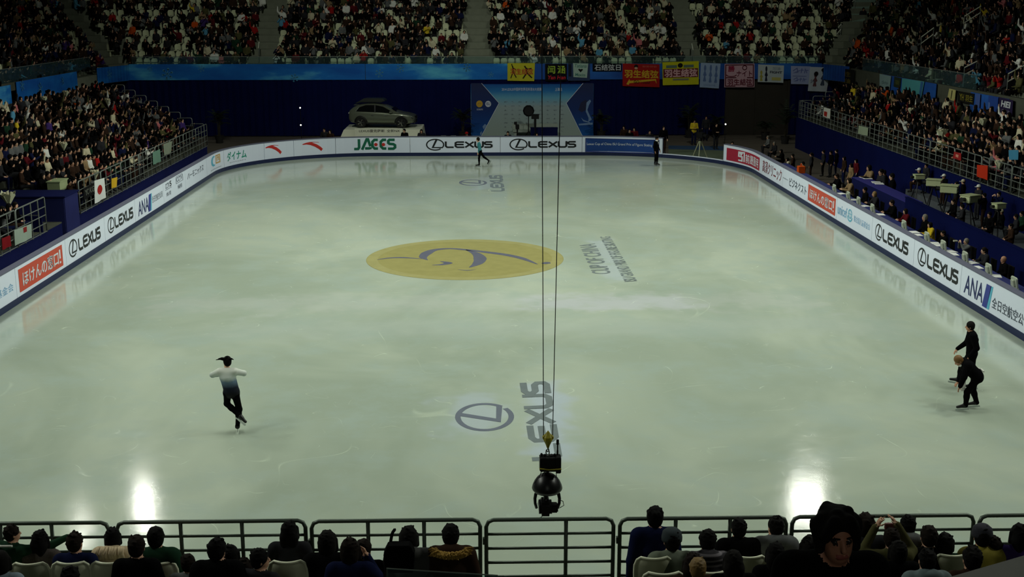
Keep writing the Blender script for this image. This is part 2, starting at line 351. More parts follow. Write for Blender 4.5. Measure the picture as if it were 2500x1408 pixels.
# ---------------------------------------------------------------- the setting
NAVY = mat('navy_drape', (14, 20, 66), .9, var=.25, scale=1.2, spec=.1)
NAVYW = mat('navy_wall_cloth', (9, 16, 60), .95, var=.25, scale=.7, spec=.05)
CONC = mat('grey_concrete', (120, 124, 108), .9, var=.2, scale=2.5, spec=.1)
CONCD = mat('dark_concrete', (74, 76, 66), .95, var=.25, scale=2, spec=.05)
BLACK = mat('black_plastic', (16, 16, 17), .5)
WHITE = mat('white_paper', (225, 226, 222), .8, var=.04)
STEEL = mat('galvanised_tube', (128, 134, 128), .42, .55, var=.1)
DSTEEL = mat('dark_painted_tube', (86, 96, 86), .4, .3, var=.12)
def ice_material():
    m = bpy.data.materials.new('rink_ice'); m.use_nodes = True; nt = m.node_tree; N = nt.nodes; L = nt.links; b = N['Principled BSDF']
    tc = N.new('ShaderNodeTexCoord'); co = tc.outputs['Object']
    def noise(scale, detail=3, rough=.55, vec=None, dist=0.0):
        n = N.new('ShaderNodeTexNoise'); n.inputs['Scale'].default_value = scale; n.inputs['Detail'].default_value = detail
        n.inputs['Roughness'].default_value = rough; n.inputs['Distortion'].default_value = dist; L.new(vec or co, n.inputs['Vector']); return n.outputs['Fac']
    def rng(v, a, b_, c=0.0, d=1.0, smooth=True):
        n = N.new('ShaderNodeMapRange'); n.interpolation_type = 'SMOOTHSTEP' if smooth else 'LINEAR'
        for k, x in zip(('From Min', 'From Max', 'To Min', 'To Max'), (a, b_, c, d)): n.inputs[k].default_value = x
        L.new(v, n.inputs['Value']); return n.outputs['Result']
    def mth(op, a, b_=None):
        n = N.new('ShaderNodeMath'); n.operation = op
        for i, x in enumerate((a, b_)):
            if x is None: continue
            if isinstance(x, (int, float)): n.inputs[i].default_value = x
            else: L.new(x, n.inputs[i])
        return n.outputs[0]
    def mix(f, a, b_):
        n = N.new('ShaderNodeMix'); n.data_type = 'RGBA'
        L.new(f, n.inputs['Factor']) if not isinstance(f, float) else None
        for k, x in (('A', a), ('B', b_)):
            if isinstance(x, tuple): n.inputs[k].default_value = srgb(x) + (1,)
            else: L.new(x, n.inputs[k])
        return n.outputs['Result']
    sp = N.new('ShaderNodeSeparateXYZ'); L.new(co, sp.inputs[0]); X, Y = sp.outputs[0], sp.outputs[1]
    # resurfacing sweeps run the length of the sheet, so the mottling is stretched along y
    st = N.new('ShaderNodeMapping'); st.inputs['Scale'].default_value = (1.0, .7, 1); L.new(co, st.inputs['Vector'])
    c = mix(rng(noise(.16, 4, .6, st.outputs[0], .6), .32, .70), (142, 153, 138), (165, 174, 158))
    c = mix(mth('MULTIPLY', rng(noise(.55, 5, .65), .42, .72), .6), c, (150, 164, 156))
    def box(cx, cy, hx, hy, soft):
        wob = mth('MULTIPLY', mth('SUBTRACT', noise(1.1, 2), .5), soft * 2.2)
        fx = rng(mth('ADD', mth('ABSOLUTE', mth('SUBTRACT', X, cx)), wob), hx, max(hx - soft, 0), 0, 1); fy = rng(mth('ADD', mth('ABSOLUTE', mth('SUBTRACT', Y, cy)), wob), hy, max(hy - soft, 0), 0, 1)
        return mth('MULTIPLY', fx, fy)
    for (cx, cy, hx, hy, soft, k, col) in PAINT_AND_SHEEN:
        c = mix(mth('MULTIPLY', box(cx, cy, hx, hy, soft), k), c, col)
    # skate scratches: thin arcs of scraped white
    sw = None
    for sc_, seed, wd in ((.22, 3.1, .006), (.42, 9.7, .007), (.8, 17.0, .008), (.31, 31.0, .005), (1.3, 5.0, .010)):
        mp = N.new('ShaderNodeMapping'); mp.inputs['Location'].default_value = (seed, seed * 1.7, seed); L.new(co, mp.inputs['Vector'])
        n = noise(sc_, 0, .5, mp.outputs[0], 1.2); a = mth('ABSOLUTE', mth('SUBTRACT', n, .5)); line = rng(a, wd, 0, 0, 1)
        mp2 = N.new('ShaderNodeMapping'); mp2.inputs['Location'].default_value = (seed * 3, -seed, 0); L.new(co, mp2.inputs['Vector'])
        line = mth('MULTIPLY', line, rng(noise(sc_ * 1.6, 2, .6, mp2.outputs[0]), .55, .70)); sw = line if sw is None else mth('MAXIMUM', sw, line)
    c = mix(mth('MULTIPLY', sw, .22), c, (196, 206, 184))
    # patchy grey tone, darker towards the boards
    ed = mth('MAXIMUM', rng(mth('ABSOLUTE', X), 13.3, 14.9, 0, .5), rng(Y, 28.6, 29.9, 0, .35))
    c = mix(mth('MULTIPLY', ed, rng(noise(1.4, 4), .3, .75)), c, (140, 146, 142))
    L.new(c, b.inputs['Base Color'])
    ro = mth('ADD', mth('MULTIPLY', noise(1.6, 6, .7, None, .8), .13), mth('MULTIPLY', sw, .2)); ro = mth('ADD', ro, .035); L.new(ro, b.inputs['Roughness'])
    b.inputs['IOR'].default_value = 1.31; b.inputs['Specular IOR Level'].default_value = .5
    bp = N.new('ShaderNodeBump'); bp.inputs['Strength'].default_value = .06; bp.inputs['Distance'].default_value = .02
    L.new(noise(5.0, 6, .7), bp.inputs['Height']); L.new(bp.outputs[0], b.inputs['Normal'])
    MATS['rink_ice'] = m; return m
def ice_pt(x, y): p = on_z(x, y, 0); return p.x, p.y
# white paint under the ice round the marks, and pale bands across the sheet: centre, half size, softness, strength, colour
def patch(pts, soft, k, col):
    q = [ice_pt(*p) for p in pts]; xs = [p[0] for p in q]; ys = [p[1] for p in q]
    return ((min(xs) + max(xs)) / 2, (min(ys) + max(ys)) / 2, (max(xs) - min(xs)) / 2, (max(ys) - min(ys)) / 2, soft, k, col)
BW = (164, 175, 184)
PAINT_AND_SHEEN = [patch([(1262, 1125), (1400, 1125), (1400, 925), (1262, 925)], .7, .85, BW), patch([(1040, 1075), (1290, 1075), (1290, 950), (1040, 950)], 1.2, .6, BW),
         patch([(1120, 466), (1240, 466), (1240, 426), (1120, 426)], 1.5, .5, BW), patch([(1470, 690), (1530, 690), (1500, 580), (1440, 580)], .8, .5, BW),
         patch([(330, 765), (2020, 765), (2020, 712), (330, 712)], 1.8, .30, (176, 180, 178)), patch([(1250, 760), (1700, 760), (1700, 716), (1250, 716)], 1.1, .5, (178, 180, 188)),  # pale stripe across the ice: a reflection put into its colour
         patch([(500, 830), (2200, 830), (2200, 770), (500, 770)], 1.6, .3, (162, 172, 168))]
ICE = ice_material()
def rrect(hw, hl, r, n=14):
    o = []
    for cx, cy, a in ((hw - r, hl - r, 0), (-hw + r, hl - r, 90), (-hw + r, -hl + r, 180), (hw - r, -hl + r, 270)):
        o += [(cx + r * math.cos(math.radians(a + 90 * i / n)), cy + r * math.sin(math.radians(a + 90 * i / n))) for i in range(n + 1)]
    return o
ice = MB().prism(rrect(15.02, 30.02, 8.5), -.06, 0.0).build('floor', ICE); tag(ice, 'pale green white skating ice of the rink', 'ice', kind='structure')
fl = MB().box((-40, -48, -.30), (40, 56, -.061)).build('floor', mat('arena_floor', (92, 84, 74), .85, var=.25, scale=1.5)); tag(fl, 'dull brown arena floor round the rink', 'floor', kind='structure')
# --- marks painted under the ice
def on_ice(name, g, bl, br, tr, tl, m, z=.004):
    """lay flat lettering on the ice between four corners given as points of the ice plane"""
    q = [Vector(ice_pt(*p)) for p in (bl, br, tr, tl)]; vs = []; dz = layers(g)
    for (u, v), k in zip(g[0], dz):
        p = q[0] * (1 - u) * (1 - v) + q[1] * u * (1 - v) + q[2] * u * v + q[3] * (1 - u) * v; vs.append((p.x, p.y, z + k))
    o = MB().add(vs, g[1]).build(name, m, ice); return o
def icemat(name, c, rough=.22): return mat(name, c, rough, var=.16, scale=2.2, spec=.4)
GREY = icemat('ice_paint_grey', (108, 117, 118)); GREYB = icemat('ice_paint_grey_blue', (102, 108, 119)); YEL = icemat('ice_paint_yellow', (142, 137, 86)); YEL2 = icemat('ice_paint_pale_yellow', (148, 144, 96)); PUR = icemat('ice_paint_violet', (92, 94, 108))
cx, cy = -.906, -1.007
disc = [(cx + 3.68 * math.cos(a * math.pi / 48), cy + 3.68 * math.sin(a * math.pi / 48), .003) for a in range(96)]
o = MB().add(disc, [tuple(range(96))]).build('ice_emblem_disc', YEL, ice)
ring = [(cx + r * math.cos(a * math.pi / 48), cy + r * math.sin(a * math.pi / 48), .0042) for a in range(96) for r in (3.66, 3.25)]
MB().add(ring, [(2 * i, 2 * i + 1, (2 * i + 3) % 192, (2 * i + 2) % 192) for i in range(96)]).build('ice_emblem_rim', YEL2, ice)
def ice_brush(name, pts, m):
    """a brush stroke through image points, each with its own width on the ice in metres"""
    P = [(Vector(ice_pt(x, y)), wd) for x, y, wd in pts]; Q = []
    for i in range(len(P) - 1):                                          # Catmull-Rom between the given points
        p0, p1, p2, p3 = [P[min(max(i + k, 0), len(P) - 1)][0] for k in (-1, 0, 1, 2)]
        for t in [j / 8 for j in range(8)]:
            q = .5 * (2 * p1 + (p2 - p0) * t + (2 * p0 - 5 * p1 + 4 * p2 - p3) * t * t + (3 * p1 - p0 - 3 * p2 + p3) * t ** 3)
            Q.append((q, P[i][1] + (P[i + 1][1] - P[i][1]) * t))
    Q.append(P[-1]); vs = []
    for i, (q, wd) in enumerate(Q):
        d = (Q[min(i + 1, len(Q) - 1)][0] - Q[max(i - 1, 0)][0]).normalized(); n = Vector((-d.y, d.x)) * wd / 2; vs += [(*(q + n), .006), (*(q - n), .006)]
    MB().add(vs, [(2 * i, 2 * i + 1, 2 * i + 3, 2 * i + 2) for i in range(len(Q) - 1)]).build(name, m, ice)
ice_brush('ice_emblem_stroke', [(921, 634, .04), (950, 630, .16), (985, 629, .2), (1030, 632, .05)], PUR)
ice_brush('ice_emblem_stroke', [(1044, 635, .02), (1033, 628, .3), (1042, 618, .42), (1062, 610, .3), (1098, 607, .2), (1140, 610, .24), (1190, 616, .3), (1235, 622, .32), (1275, 631, .28), (1312, 645, .04)], PUR)
ice_brush('ice_emblem_stroke', [(1138, 610, .05), (1162, 619, .34), (1172, 631, .5), (1166, 643, .38), (1146, 653, .03)], PUR)
ice_brush('ice_emblem_stroke', [(1075, 638, .03), (1094, 642, .34), (1078, 646, .2), (1055, 647, .04)], PUR)
ice_brush('ice_emblem_stroke', [(1118, 658, .02), (1140, 660, .1), (1162, 658, .02)], PUR)
ice_brush('ice_emblem_dot', [(1326, 641, .2), (1332, 642, .42), (1338, 644, .2)], PUR)
on_ice('ice_lettering', fit(lexus_word(), 0, 1, 0, 1), (1372, 1118), (1340, 932), (1270, 935), (1299, 1121), GREY)
on_ice('ice_logo', lexus_mark(), (1254, 1052), (1254, 984), (1114, 984), (1110, 1052), GREYB)
on_ice('ice_lettering', lexus_word(), (1232, 466), (1226, 428), (1194, 428), (1199, 466), GREY)
on_ice('ice_logo', lexus_mark(), (1190, 453), (1187, 439), (1122, 438), (1120, 453), GREYB)
on_ice('ice_lettering', text_flat('CUP OF CHINA', .012), (1493, 668), (1453, 594), (1413, 596), (1447, 669), GREY)
on_ice('ice_lettering', text_flat('ISU GRAND PRIX OF FIGURE SKATING', .012), (1556, 686), (1490, 577), (1464, 578), (1525, 688), GREY)
# --- back wall of drapes with the brown service opening, side skirts under the stands
def struct(name, mb, m, bevel=0): o = mb.build(name, m, None, bevel=bevel); o['kind'] = 'structure'; return o
BY = 42.0
def pleats(a, b, z0, z1, step=.5, amp=.05):
    """a hanging drape in soft folds between two floor points"""
    a, b = Vector(a), Vector(b); d = (b - a); n = max(2, int(d.length / step * 4)); t = d.normalized(); nn = Vector((-t.y, t.x)); vs = []
    for i in range(n + 1):
        p = a + d * i / n + nn * amp * math.sin(i * math.pi / 2 + .4 * math.sin(i * .7)); vs += [(p.x, p.y, z0), (p.x, p.y, z1)]
    return vs, [(2 * i, 2 * i + 2, 2 * i + 3, 2 * i + 1) for i in range(n)]
struct('wall_back', MB().box((-30, BY + .15, -.061), (17.3, BY + .45, 3.9)), CONCD)
struct('wall_back_drape', MB().add(*pleats((-29, BY), (17.3, BY), 0, 3.93)).box((-29, BY + .06, 3.80), (17.3, BY + .14, 3.93)), NAVYW)
BROWN = mat('brown_shutter', (36, 30, 22), .7, var=.3, scale=1)
struct('wall_back_shutter', MB().box((17.3, BY + .2, -.061), (22.0, BY + .4, 3.93)).box((17.35, BY + .12, 0), (17.5, BY + .2, 3.9)).box((19.5, BY + .14, 0), (19.58, BY + .2, 3.9)).box((21.8, BY + .12, 0), (22, BY + .2, 3.9)), BROWN)
struct('wall_back_corner', MB().box((22, BY + .15, -.061), (30, BY + .4, 3.9)).add(*pleats((22, BY), (29, BY), 0, 3.93)), NAVYW)
LX, LZ = -16.5, 1.0; RX, RZ = 20.5, 1.95
struct('wall_left_skirt', MB().box((LX - .1, -30, -.061), (LX, -.6, LZ)).box((LX - .1, 3.3, -.061), (LX, 27, LZ)), NAVY)
struct('wall_right_skirt', MB().box((RX, -12, -.061), (RX + .12, 34.2, RZ)), NAVYW)
# --- stepped terraces of the stands
def offset_path(P, d):
    """shift an open polyline sideways to its right by d, with mitred corners"""
    P = [Vector(p) for p in P]; out = []
    for i, p in enumerate(P):
        n0 = None if i == 0 else Vector(((P[i] - P[i - 1]).y, -(P[i] - P[i - 1]).x)).normalized()
        n1 = None if i == len(P) - 1 else Vector(((P[i + 1] - P[i]).y, -(P[i + 1] - P[i]).x)).normalized()
        if n0 is None: m = n1
        elif n1 is None: m = n0
        else: m = (n0 + n1) / (1 + n0.dot(n1))
        out.append(p + m * d)
    return out
def terrace(path, z0, rise, depth, rows, base):
    mb = MB()
    for r in range(rows):
        a, b = offset_path(path, depth * r), offset_path(path, depth * (r + 1)); z = z0 + rise * r; zl = base if r == 0 else z - rise
        for i in range(len(a) - 1):
            vs = [(*a[i], zl), (*a[i + 1], zl), (*a[i + 1], z), (*a[i], z), (*b[i + 1], z), (*b[i], z)]; mb.add(vs, [(0, 1, 2, 3), (3, 2, 4, 5)])
    return mb
# seating bowl: path runs so that its right side is outward
UP_PATH = [(25.2, -8), (25.2, 38.5), (24.2, 42.3), (-25.0, 42.3), (-26.0, 38), (-26.0, -8)][::-1]
UP_PATH = [(-26.1, -6), (-26.1, 38), (-25.0, 42.3), (24.2, 42.3), (25.2, 38.5), (25.2, -6)]
UP_PATH = [Vector(p) for p in UP_PATH]
OUT = -1.0      # outward lies to the left of this direction of travel
def off(path, d): return offset_path(path, OUT * d)
_op = offset_path
def terrace_up(path, z0, rise, depth, rows, base):
    global offset_path
    keep = offset_path; offset_path = lambda P, d: keep(P, OUT * d)
    mb = terrace(path, z0, rise, depth, rows, base); offset_path = keep; return mb
UZ, URISE, UDEP, UROWS = 4.55, .475, .80, 14
struct('floor_upper_terrace', terrace_up(UP_PATH, UZ, URISE, UDEP, UROWS, 3.9), CONC)
LRISE, LDEP, LROWS = .28, .85, 9
struct('floor_left_terrace', terrace_up([(LX - .12, -26), (LX - .12, 27)], LZ, LRISE, LDEP, LROWS, -.05), CONCD)
RRISE, RDEP, RROWS = .28, .80, 5
struct('floor_right_terrace', terrace_up([(RX + .13, 34), (RX + .13, -12)], RZ, RRISE, RDEP, RROWS, -.05), CONCD)
# filler behind the diagonal end of the left stand
mb = MB()
for r in range(1, LROWS): mb.box((LX - .12 - LDEP * (r + 1), 27, 0), (LX - .12 - LDEP * r, 27 + .72 * r, LZ + LRISE * r))
struct('floor_left_terrace_end', mb, CONCD)
# --- fascia of the upper bowl and its printed fabric
struct('wall_back_parapet', MB().box((-24.8, BY + .02, 3.94), (24.0, BY + .3, 4.55)).box((-24.8, BY + .02, 4.55), (24.0, BY + .18, 5.04)), CONCD)
struct('wall_left_parapet', MB().box((-26.3, -6, 3.85), (-26.1, 34, 5.0)), CONCD)
struct('wall_right_parapet', MB().box((25.12, -6, 3.75), (25.35, 38.2, 4.9)), CONCD)
def fabric(name, a, b, m):
    k = bpy.data.materials.new(name); k.use_nodes = True; nt = k.node_tree; N = nt.nodes; L = nt.links; bs = N['Principled BSDF']
    tc = N.new('ShaderNodeTexCoord'); mp = N.new('ShaderNodeMapping'); mp.inputs['Scale'].default_value = (.16, .16, .5); L.new(tc.outputs['Object'], mp.inputs['Vector'])
    n = N.new('ShaderNodeTexNoise'); n.inputs['Scale'].default_value = 1.6; n.inputs['Detail'].default_value = 4; L.new(mp.outputs[0], n.inputs['Vector'])
    cr = N.new('ShaderNodeValToRGB'); cr.color_ramp.elements[0].position = .36; cr.color_ramp.elements[1].position = .72
    cr.color_ramp.elements[0].color = srgb(a) + (1,); cr.color_ramp.elements[1].color = srgb(b) + (1,); e = cr.color_ramp.elements.new(.55); e.color = srgb(m) + (1,)
    L.new(n.outputs['Fac'], cr.inputs[0]); L.new(cr.outputs[0], bs.inputs['Base Color']); bs.inputs['Roughness'].default_value = .75; bs.inputs['Specular IOR Level'].default_value = .2
    return k
FAB = fabric('fascia_print', (14, 82, 165), (92, 184, 212), (24, 108, 188)); FAB2 = fabric('fascia_print_plain', (24, 62, 134), (36, 94, 172), (30, 78, 152))
SNOW = mat('snowflake_print', (70, 138, 178), .8)
def flake(r):
    L = []
    for k in range(6):
        a = k * math.pi / 3 + .3; c, s = math.cos(a), math.sin(a); L.append([(0, 0), (r * c, r * s)])
        for t in (-.5, .5): L.append([(r * .6 * c, r * .6 * s), (r * .6 * c + r * .35 * math.cos(a + t), r * .6 * s + r * .35 * math.sin(a + t))])
    return strokes(L, r * .13)
def fascia(label, x0, x1, z0, z1, m, flakes, plane='y', at=BY - .06, gy=1):
    """a strip of printed fabric; along x at y=at, or along y at x=at"""
    n = 40; mb = MB(); vs = []
    P = (lambda u, z, d: (u, at - d, z)) if plane == 'y' else (lambda u, z, d: (at + d * gy, u, z))
    if plane == 'line':
        a_, b_ = Vector(at[0]), Vector(at[1]); t_ = (b_ - a_).normalized(); P = lambda u, z, d: (*(a_ + t_ * u + Vector((t_.y, -t_.x)) * (d + .05)), z)
    for i in range(n + 1):
        u = x0 + (x1 - x0) * i / n; d = .012 * math.sin(i * 1.7) + .01 * math.sin(i * .6)
        vs += [P(u, z0, d + .03), P(u, z1, d + .03), P(u, z1, d), P(u, z0, d)]
    fs = []
    for i in range(n):
        for a, b in ((0, 1), (1, 2), (2, 3), (3, 0)): fs.append((4 * i + a, 4 * i + b, 4 * i + 4 + b, 4 * i + 4 + a))
    fs += [(0, 1, 2, 3), (4 * n + 3, 4 * n + 2, 4 * n + 1, 4 * n)]
    o = mb.add(vs, fs).build('fascia_banner', m); tag(o, label, 'banner', 'printed fabric on the upper parapet')
    for u, z, r in flakes:
        g = flake(r); MB().add([P(u + a, z + b, .065) for a, b in g[0]], g[1]).build('snowflake_print', SNOW, o)
    return o
fascia('long blue snowflake fabric on the back parapet, above the display car', -24.98, -8.4, 3.95, 5.06, FAB, [(-22.3, 4.4, .42), (-19.9, 4.75, .25), (-13.4, 4.1, .3), (-23.5, 4.75, .2)])
fascia('blue fabric with one snowflake on the back parapet, between the car and the yellow banner', -8.37, 1.7, 3.95, 5.06, FAB, [(-5.9, 4.75, .3), (-7.4, 4.4, .3), (-1.2, 4.8, .3), (.5, 4.3, .2)])
fascia('plain darker blue fabric on the back parapet behind the hung fan banners', 1.73, 24.15, 3.95, 5.06, FAB2, [])
fascia('short blue snowflake fabric on the left side parapet above the seats', 23.4, 33.9, 3.9, 5.0, FAB, [(24.2, 4.75, .3), (27, 4.4, .35), (31, 4.6, .25)], 'x', -26.05, 1)
fascia('blue fabric at the near end of the left side parapet', 17.0, 22.6, 3.9, 4.9, FAB, [], 'x', -26.05, 1)
fascia('blue fabric on the right side parapet under the hung sheets', 22.0, 31.4, 3.8, 4.9, FAB2, [], 'x', 25.05, -1)
fascia('blue fabric farther along the right side parapet, above the standing fans', 12.5, 17.2, 3.8, 4.8, FAB2, [], 'x', 25.05, -1)
fascia('angled blue fabric turning the left corner of the upper parapet', .05, 4.35, 3.93, 5.0, FAB, [(1.5, 4.5, .3)], 'line', ((-26.1, 38), (-25.0, 42.3)))
fascia('angled blue fabric turning the right corner of the upper parapet', .05, 3.8, 3.93, 5.0, FAB2, [], 'line', ((24.2, 42.3), (25.2, 38.5)))
GLASS = bpy.data.materials.new('tinted_glass'); GLASS.use_nodes = True
_n = GLASS.node_tree; _b = _n.nodes['Principled BSDF']; _n.nodes.remove(_b)
_o = _n.nodes['Material Output']; _t = _n.nodes.new('ShaderNodeBsdfTransparent'); _t.inputs[0].default_value = (.84, .93, .94, 1)
_g = _n.nodes.new('ShaderNodeBsdfGlossy'); _g.inputs['Color'].default_value = (.8, .95, .95, 1); _g.inputs['Roughness'].default_value = .08
_d = _n.nodes.new('ShaderNodeBsdfDiffuse'); _d.inputs[0].default_value = (.25, .42, .42, 1); _m2 = _n.nodes.new('ShaderNodeMixShader'); _m2.inputs[0].default_value = .5
_m = _n.nodes.new('ShaderNodeMixShader'); _m.inputs[0].default_value = .07
_n.links.new(_g.outputs[0], _m2.inputs[1]); _n.links.new(_d.outputs[0], _m2.inputs[2]); _n.links.new(_t.outputs[0], _m.inputs[1]); _n.links.new(_m2.outputs[0], _m.inputs[2]); _n.links.new(_m.outputs[0], _o.inputs[0])
def glass_rail(label, lo, hi):
    o = MB().box(lo, hi).build('glass_balustrade', GLASS); tag(o, label, 'balustrade', 'glass above the upper parapet')
    mx, mn = hi, lo; a = MB()
    a.box((lo[0] - .02, lo[1] - .02, hi[2]), (hi[0] + .02, hi[1] + .02, hi[2] + .03)).build('top_rail', STEEL, o)
glass_rail('tinted glass balustrade along the left side of the upper bowl', (-26.2, 17, 5.001), (-26.17, 37.2, 5.75))
glass_rail('tinted glass balustrade along the right side of the upper bowl', (25.2, 17, 4.91), (25.23, 36, 5.65))
glass_rail('long tinted glass balustrade along the back of the upper bowl', (-24.8, BY + .1, 5.045), (24, BY + .13, 5.55))
# ---------------------------------------------------------------- rink boards with their printed faces
RC = 8.5; ARC = math.pi / 2 * RC
def board_path(s):
    """point on the ice-side face and outward direction, by distance from (-15, -21.5) clockwise"""
    if s < 43: return Vector((-15, -21.5 + s)), Vector((-1, 0))
    s -= 43
    if s < ARC: a = math.pi - s / RC; n = Vector((math.cos(a), math.sin(a))); return Vector((-6.5, 21.5)) + n * RC, n
    s -= ARC
    if s < 13: return Vector((-6.5 + s, 30)), Vector((0, 1))
    s -= 13
    if s < ARC: a = math.pi / 2 - s / RC; n = Vector((math.cos(a), math.sin(a))); return Vector((6.5, 21.5)) + n * RC, n
    s -= ARC
    return Vector((15, 21.5 - s)), Vector((1, 0))
BWHITE = mat('board_white', (214, 222, 238), .35, var=.03, scale=.8); KICK = mat('kick_plate_navy', (26, 36, 72), .4, var=.15, scale=2); LEDGE = mat('ledge_violet_grey', (92, 94, 112), .6, var=.1); BNAVY = mat('board_back_navy', (10, 14, 48), .8)
INK = mat('print_black', (26, 28, 32), .5); PRED = mat('print_red', (186, 40, 34), .5); PORANGE = mat('print_orange_red', (190, 72, 52), .5); PCRIM = mat('print_crimson', (158, 28, 54), .5)
PGREEN = mat('print_green', (18, 96, 72), .5); PTEAL = mat('print_teal', (24, 140, 116), .5); PBLUE = mat('print_sky_blue', (112, 160, 196), .5); PNAVY = mat('print_navy', (30, 44, 110), .5); PCYAN = mat('print_cyan', (84, 168, 196), .5)
PGOLD = mat('print_gold', (186, 152, 92), .5); PGREY = mat('print_grey', (110, 116, 128), .5); PSTEEL = mat('print_slate', (74, 82, 96), .5); PMAROON = mat('print_maroon', (120, 56, 66), .5); PPANEL = mat('print_panel_blue', (24, 62, 128), .5, var=.3, scale=.5); PPALE = mat('print_pale', (205, 212, 220), .5)
def slab(s0, s1, d0, d1, z0, z1):
    """a bent bar along the path between distances, from d0 (ice side) to d1 outward"""
    n = max(1, int(math.ceil((s1 - s0) / .55))); vs = []; fs = []
    for i in range(n + 1):
        p, o = board_path(s0 + (s1 - s0) * i / n)
        for d, z in ((d0, z0), (d1, z0), (d1, z1), (d0, z1)): q = p + o * d; vs.append((q.x, q.y, z))
    for i in range(n): fs += [(4 * i + a, 4 * i + (a + 1) % 4, 4 * i + 4 + (a + 1) % 4, 4 * i + 4 + a) for a in range(4)]
    return MB().add(vs, fs + [(3, 2, 1, 0), (4 * n, 4 * n + 1, 4 * n + 2, 4 * n + 3)])
def print_on(root, name, g, s0, s1, h0, h1, m, lift=.006):
    """lay a flat print on the board face between distances and heights"""
    v, f = g; vs = []
    for (a, b), k in zip(v, layers(g)):
        p, o = board_path(s0 + a * (s1 - s0)); q = p - o * (lift + k); vs.append((q.x, q.y, h0 + b * (h1 - h0)))
    o = MB().add(vs, f).build(name, m, root); return o
RECT = poly_flat([(i / 8, 0) for i in range(9)] + [(i / 8, 1) for i in range(8, -1, -1)])
def rect_flat(n=10):
    v = [(i / n, j) for i in range(n + 1) for j in (0, 1)]; return np.array(v, float), [(2 * i, 2 * i + 2, 2 * i + 3, 2 * i + 1) for i in range(n)]
RECT = rect_flat()
HB = 1.21
def board(label, s0, s1, prints=()):
    p, _ = board_path((s0 + s1) / 2); root = empty('rink_board', (p.x, p.y, 0), label, 'rink board', 'white rink boards round the ice')
    g = .012; parts = [('board_panel', slab(s0 + g, s1 - g, 0, .10, .21, 1.17), BWHITE), ('kick_plate', slab(s0, s1, -.012, .10, 0, .21), KICK),
                       ('top_ledge', slab(s0, s1, -.01, .25, 1.17, HB), LEDGE), ('back_panel', slab(s0 + g, s1 - g, .17, .23, 0, 1.17), BNAVY)]
    obs = [mb.build(n, m) for n, mb, m in parts]
    for a in prints: obs.append(print_on(None, *a))
    for o in obs: o.parent = root; o.matrix_parent_inverse = Matrix.Translation((-p.x, -p.y, 0))
    return root
T = text_flat
def lx(a, b, c, d, h0=.38, h1=1.02, t0=.46, t1=.92): return [('logo', lexus_mark(), a, b, h0, h1, INK), ('lettering', lexus_word(), c, d, t0, t1, INK)]
def hoken(a, b): return [('printed_block', RECT, a, b, .32, 1.06, PORANGE, .006), ('lettering', T('ほけんの窓口', .03), a + .3, b - .45, .45, .93, PPALE, .010), ('lettering', strokes([[(.5, 1), (.5, .35)], [(.5, .15), (.5, 0)]], .25, .3), b - .36, b - .2, .45, .93, PPALE, .010)]
def swoosh(a, b):
    g = poly_flat([(0, .78), (.08, .86), (.2, .93), (.38, .99), (.6, .985), (.8, .93), (1 * .84, .88), (.62, .93), (.5, .92), (.72, .72), (.9, .45), (1.0, .22), (.92, 0), (.80, .24), (.62, .48), (.42, .67), (.22, .76), (.06, .74)])
    return ('swoosh_mark', g, a, b, .42, 1.02, PRED)
def anamark(a, b, c, d): return [('lettering', T('ANA', .012, .12), a, b, .36, .96, mat('print_ana_navy', (34, 44, 92), .5)), ('slanted_stripe', poly_flat([(0, 0), (.62, 0), (1, 1), (.38, 1)]), c, d, .28, 1.02, mat('print_ana_stripe', (52, 62, 140), .5)), ('slanted_stripe', poly_flat([(.0, 0), (.5, 0), (1, 1), (.5, 1)]), c + (d - c) * .62, d + (d - c) * .22, .28, 1.02, PCYAN)]
def cup(a, b, h0, h1, m=PSTEEL): return [('logo', strokes([[(0, .0), (0, .85), (.1, 1), (.9, 1), (1, .85), (1, 0), (0, 0)]], .06, 1.3), a, b, h0, h1, m)]
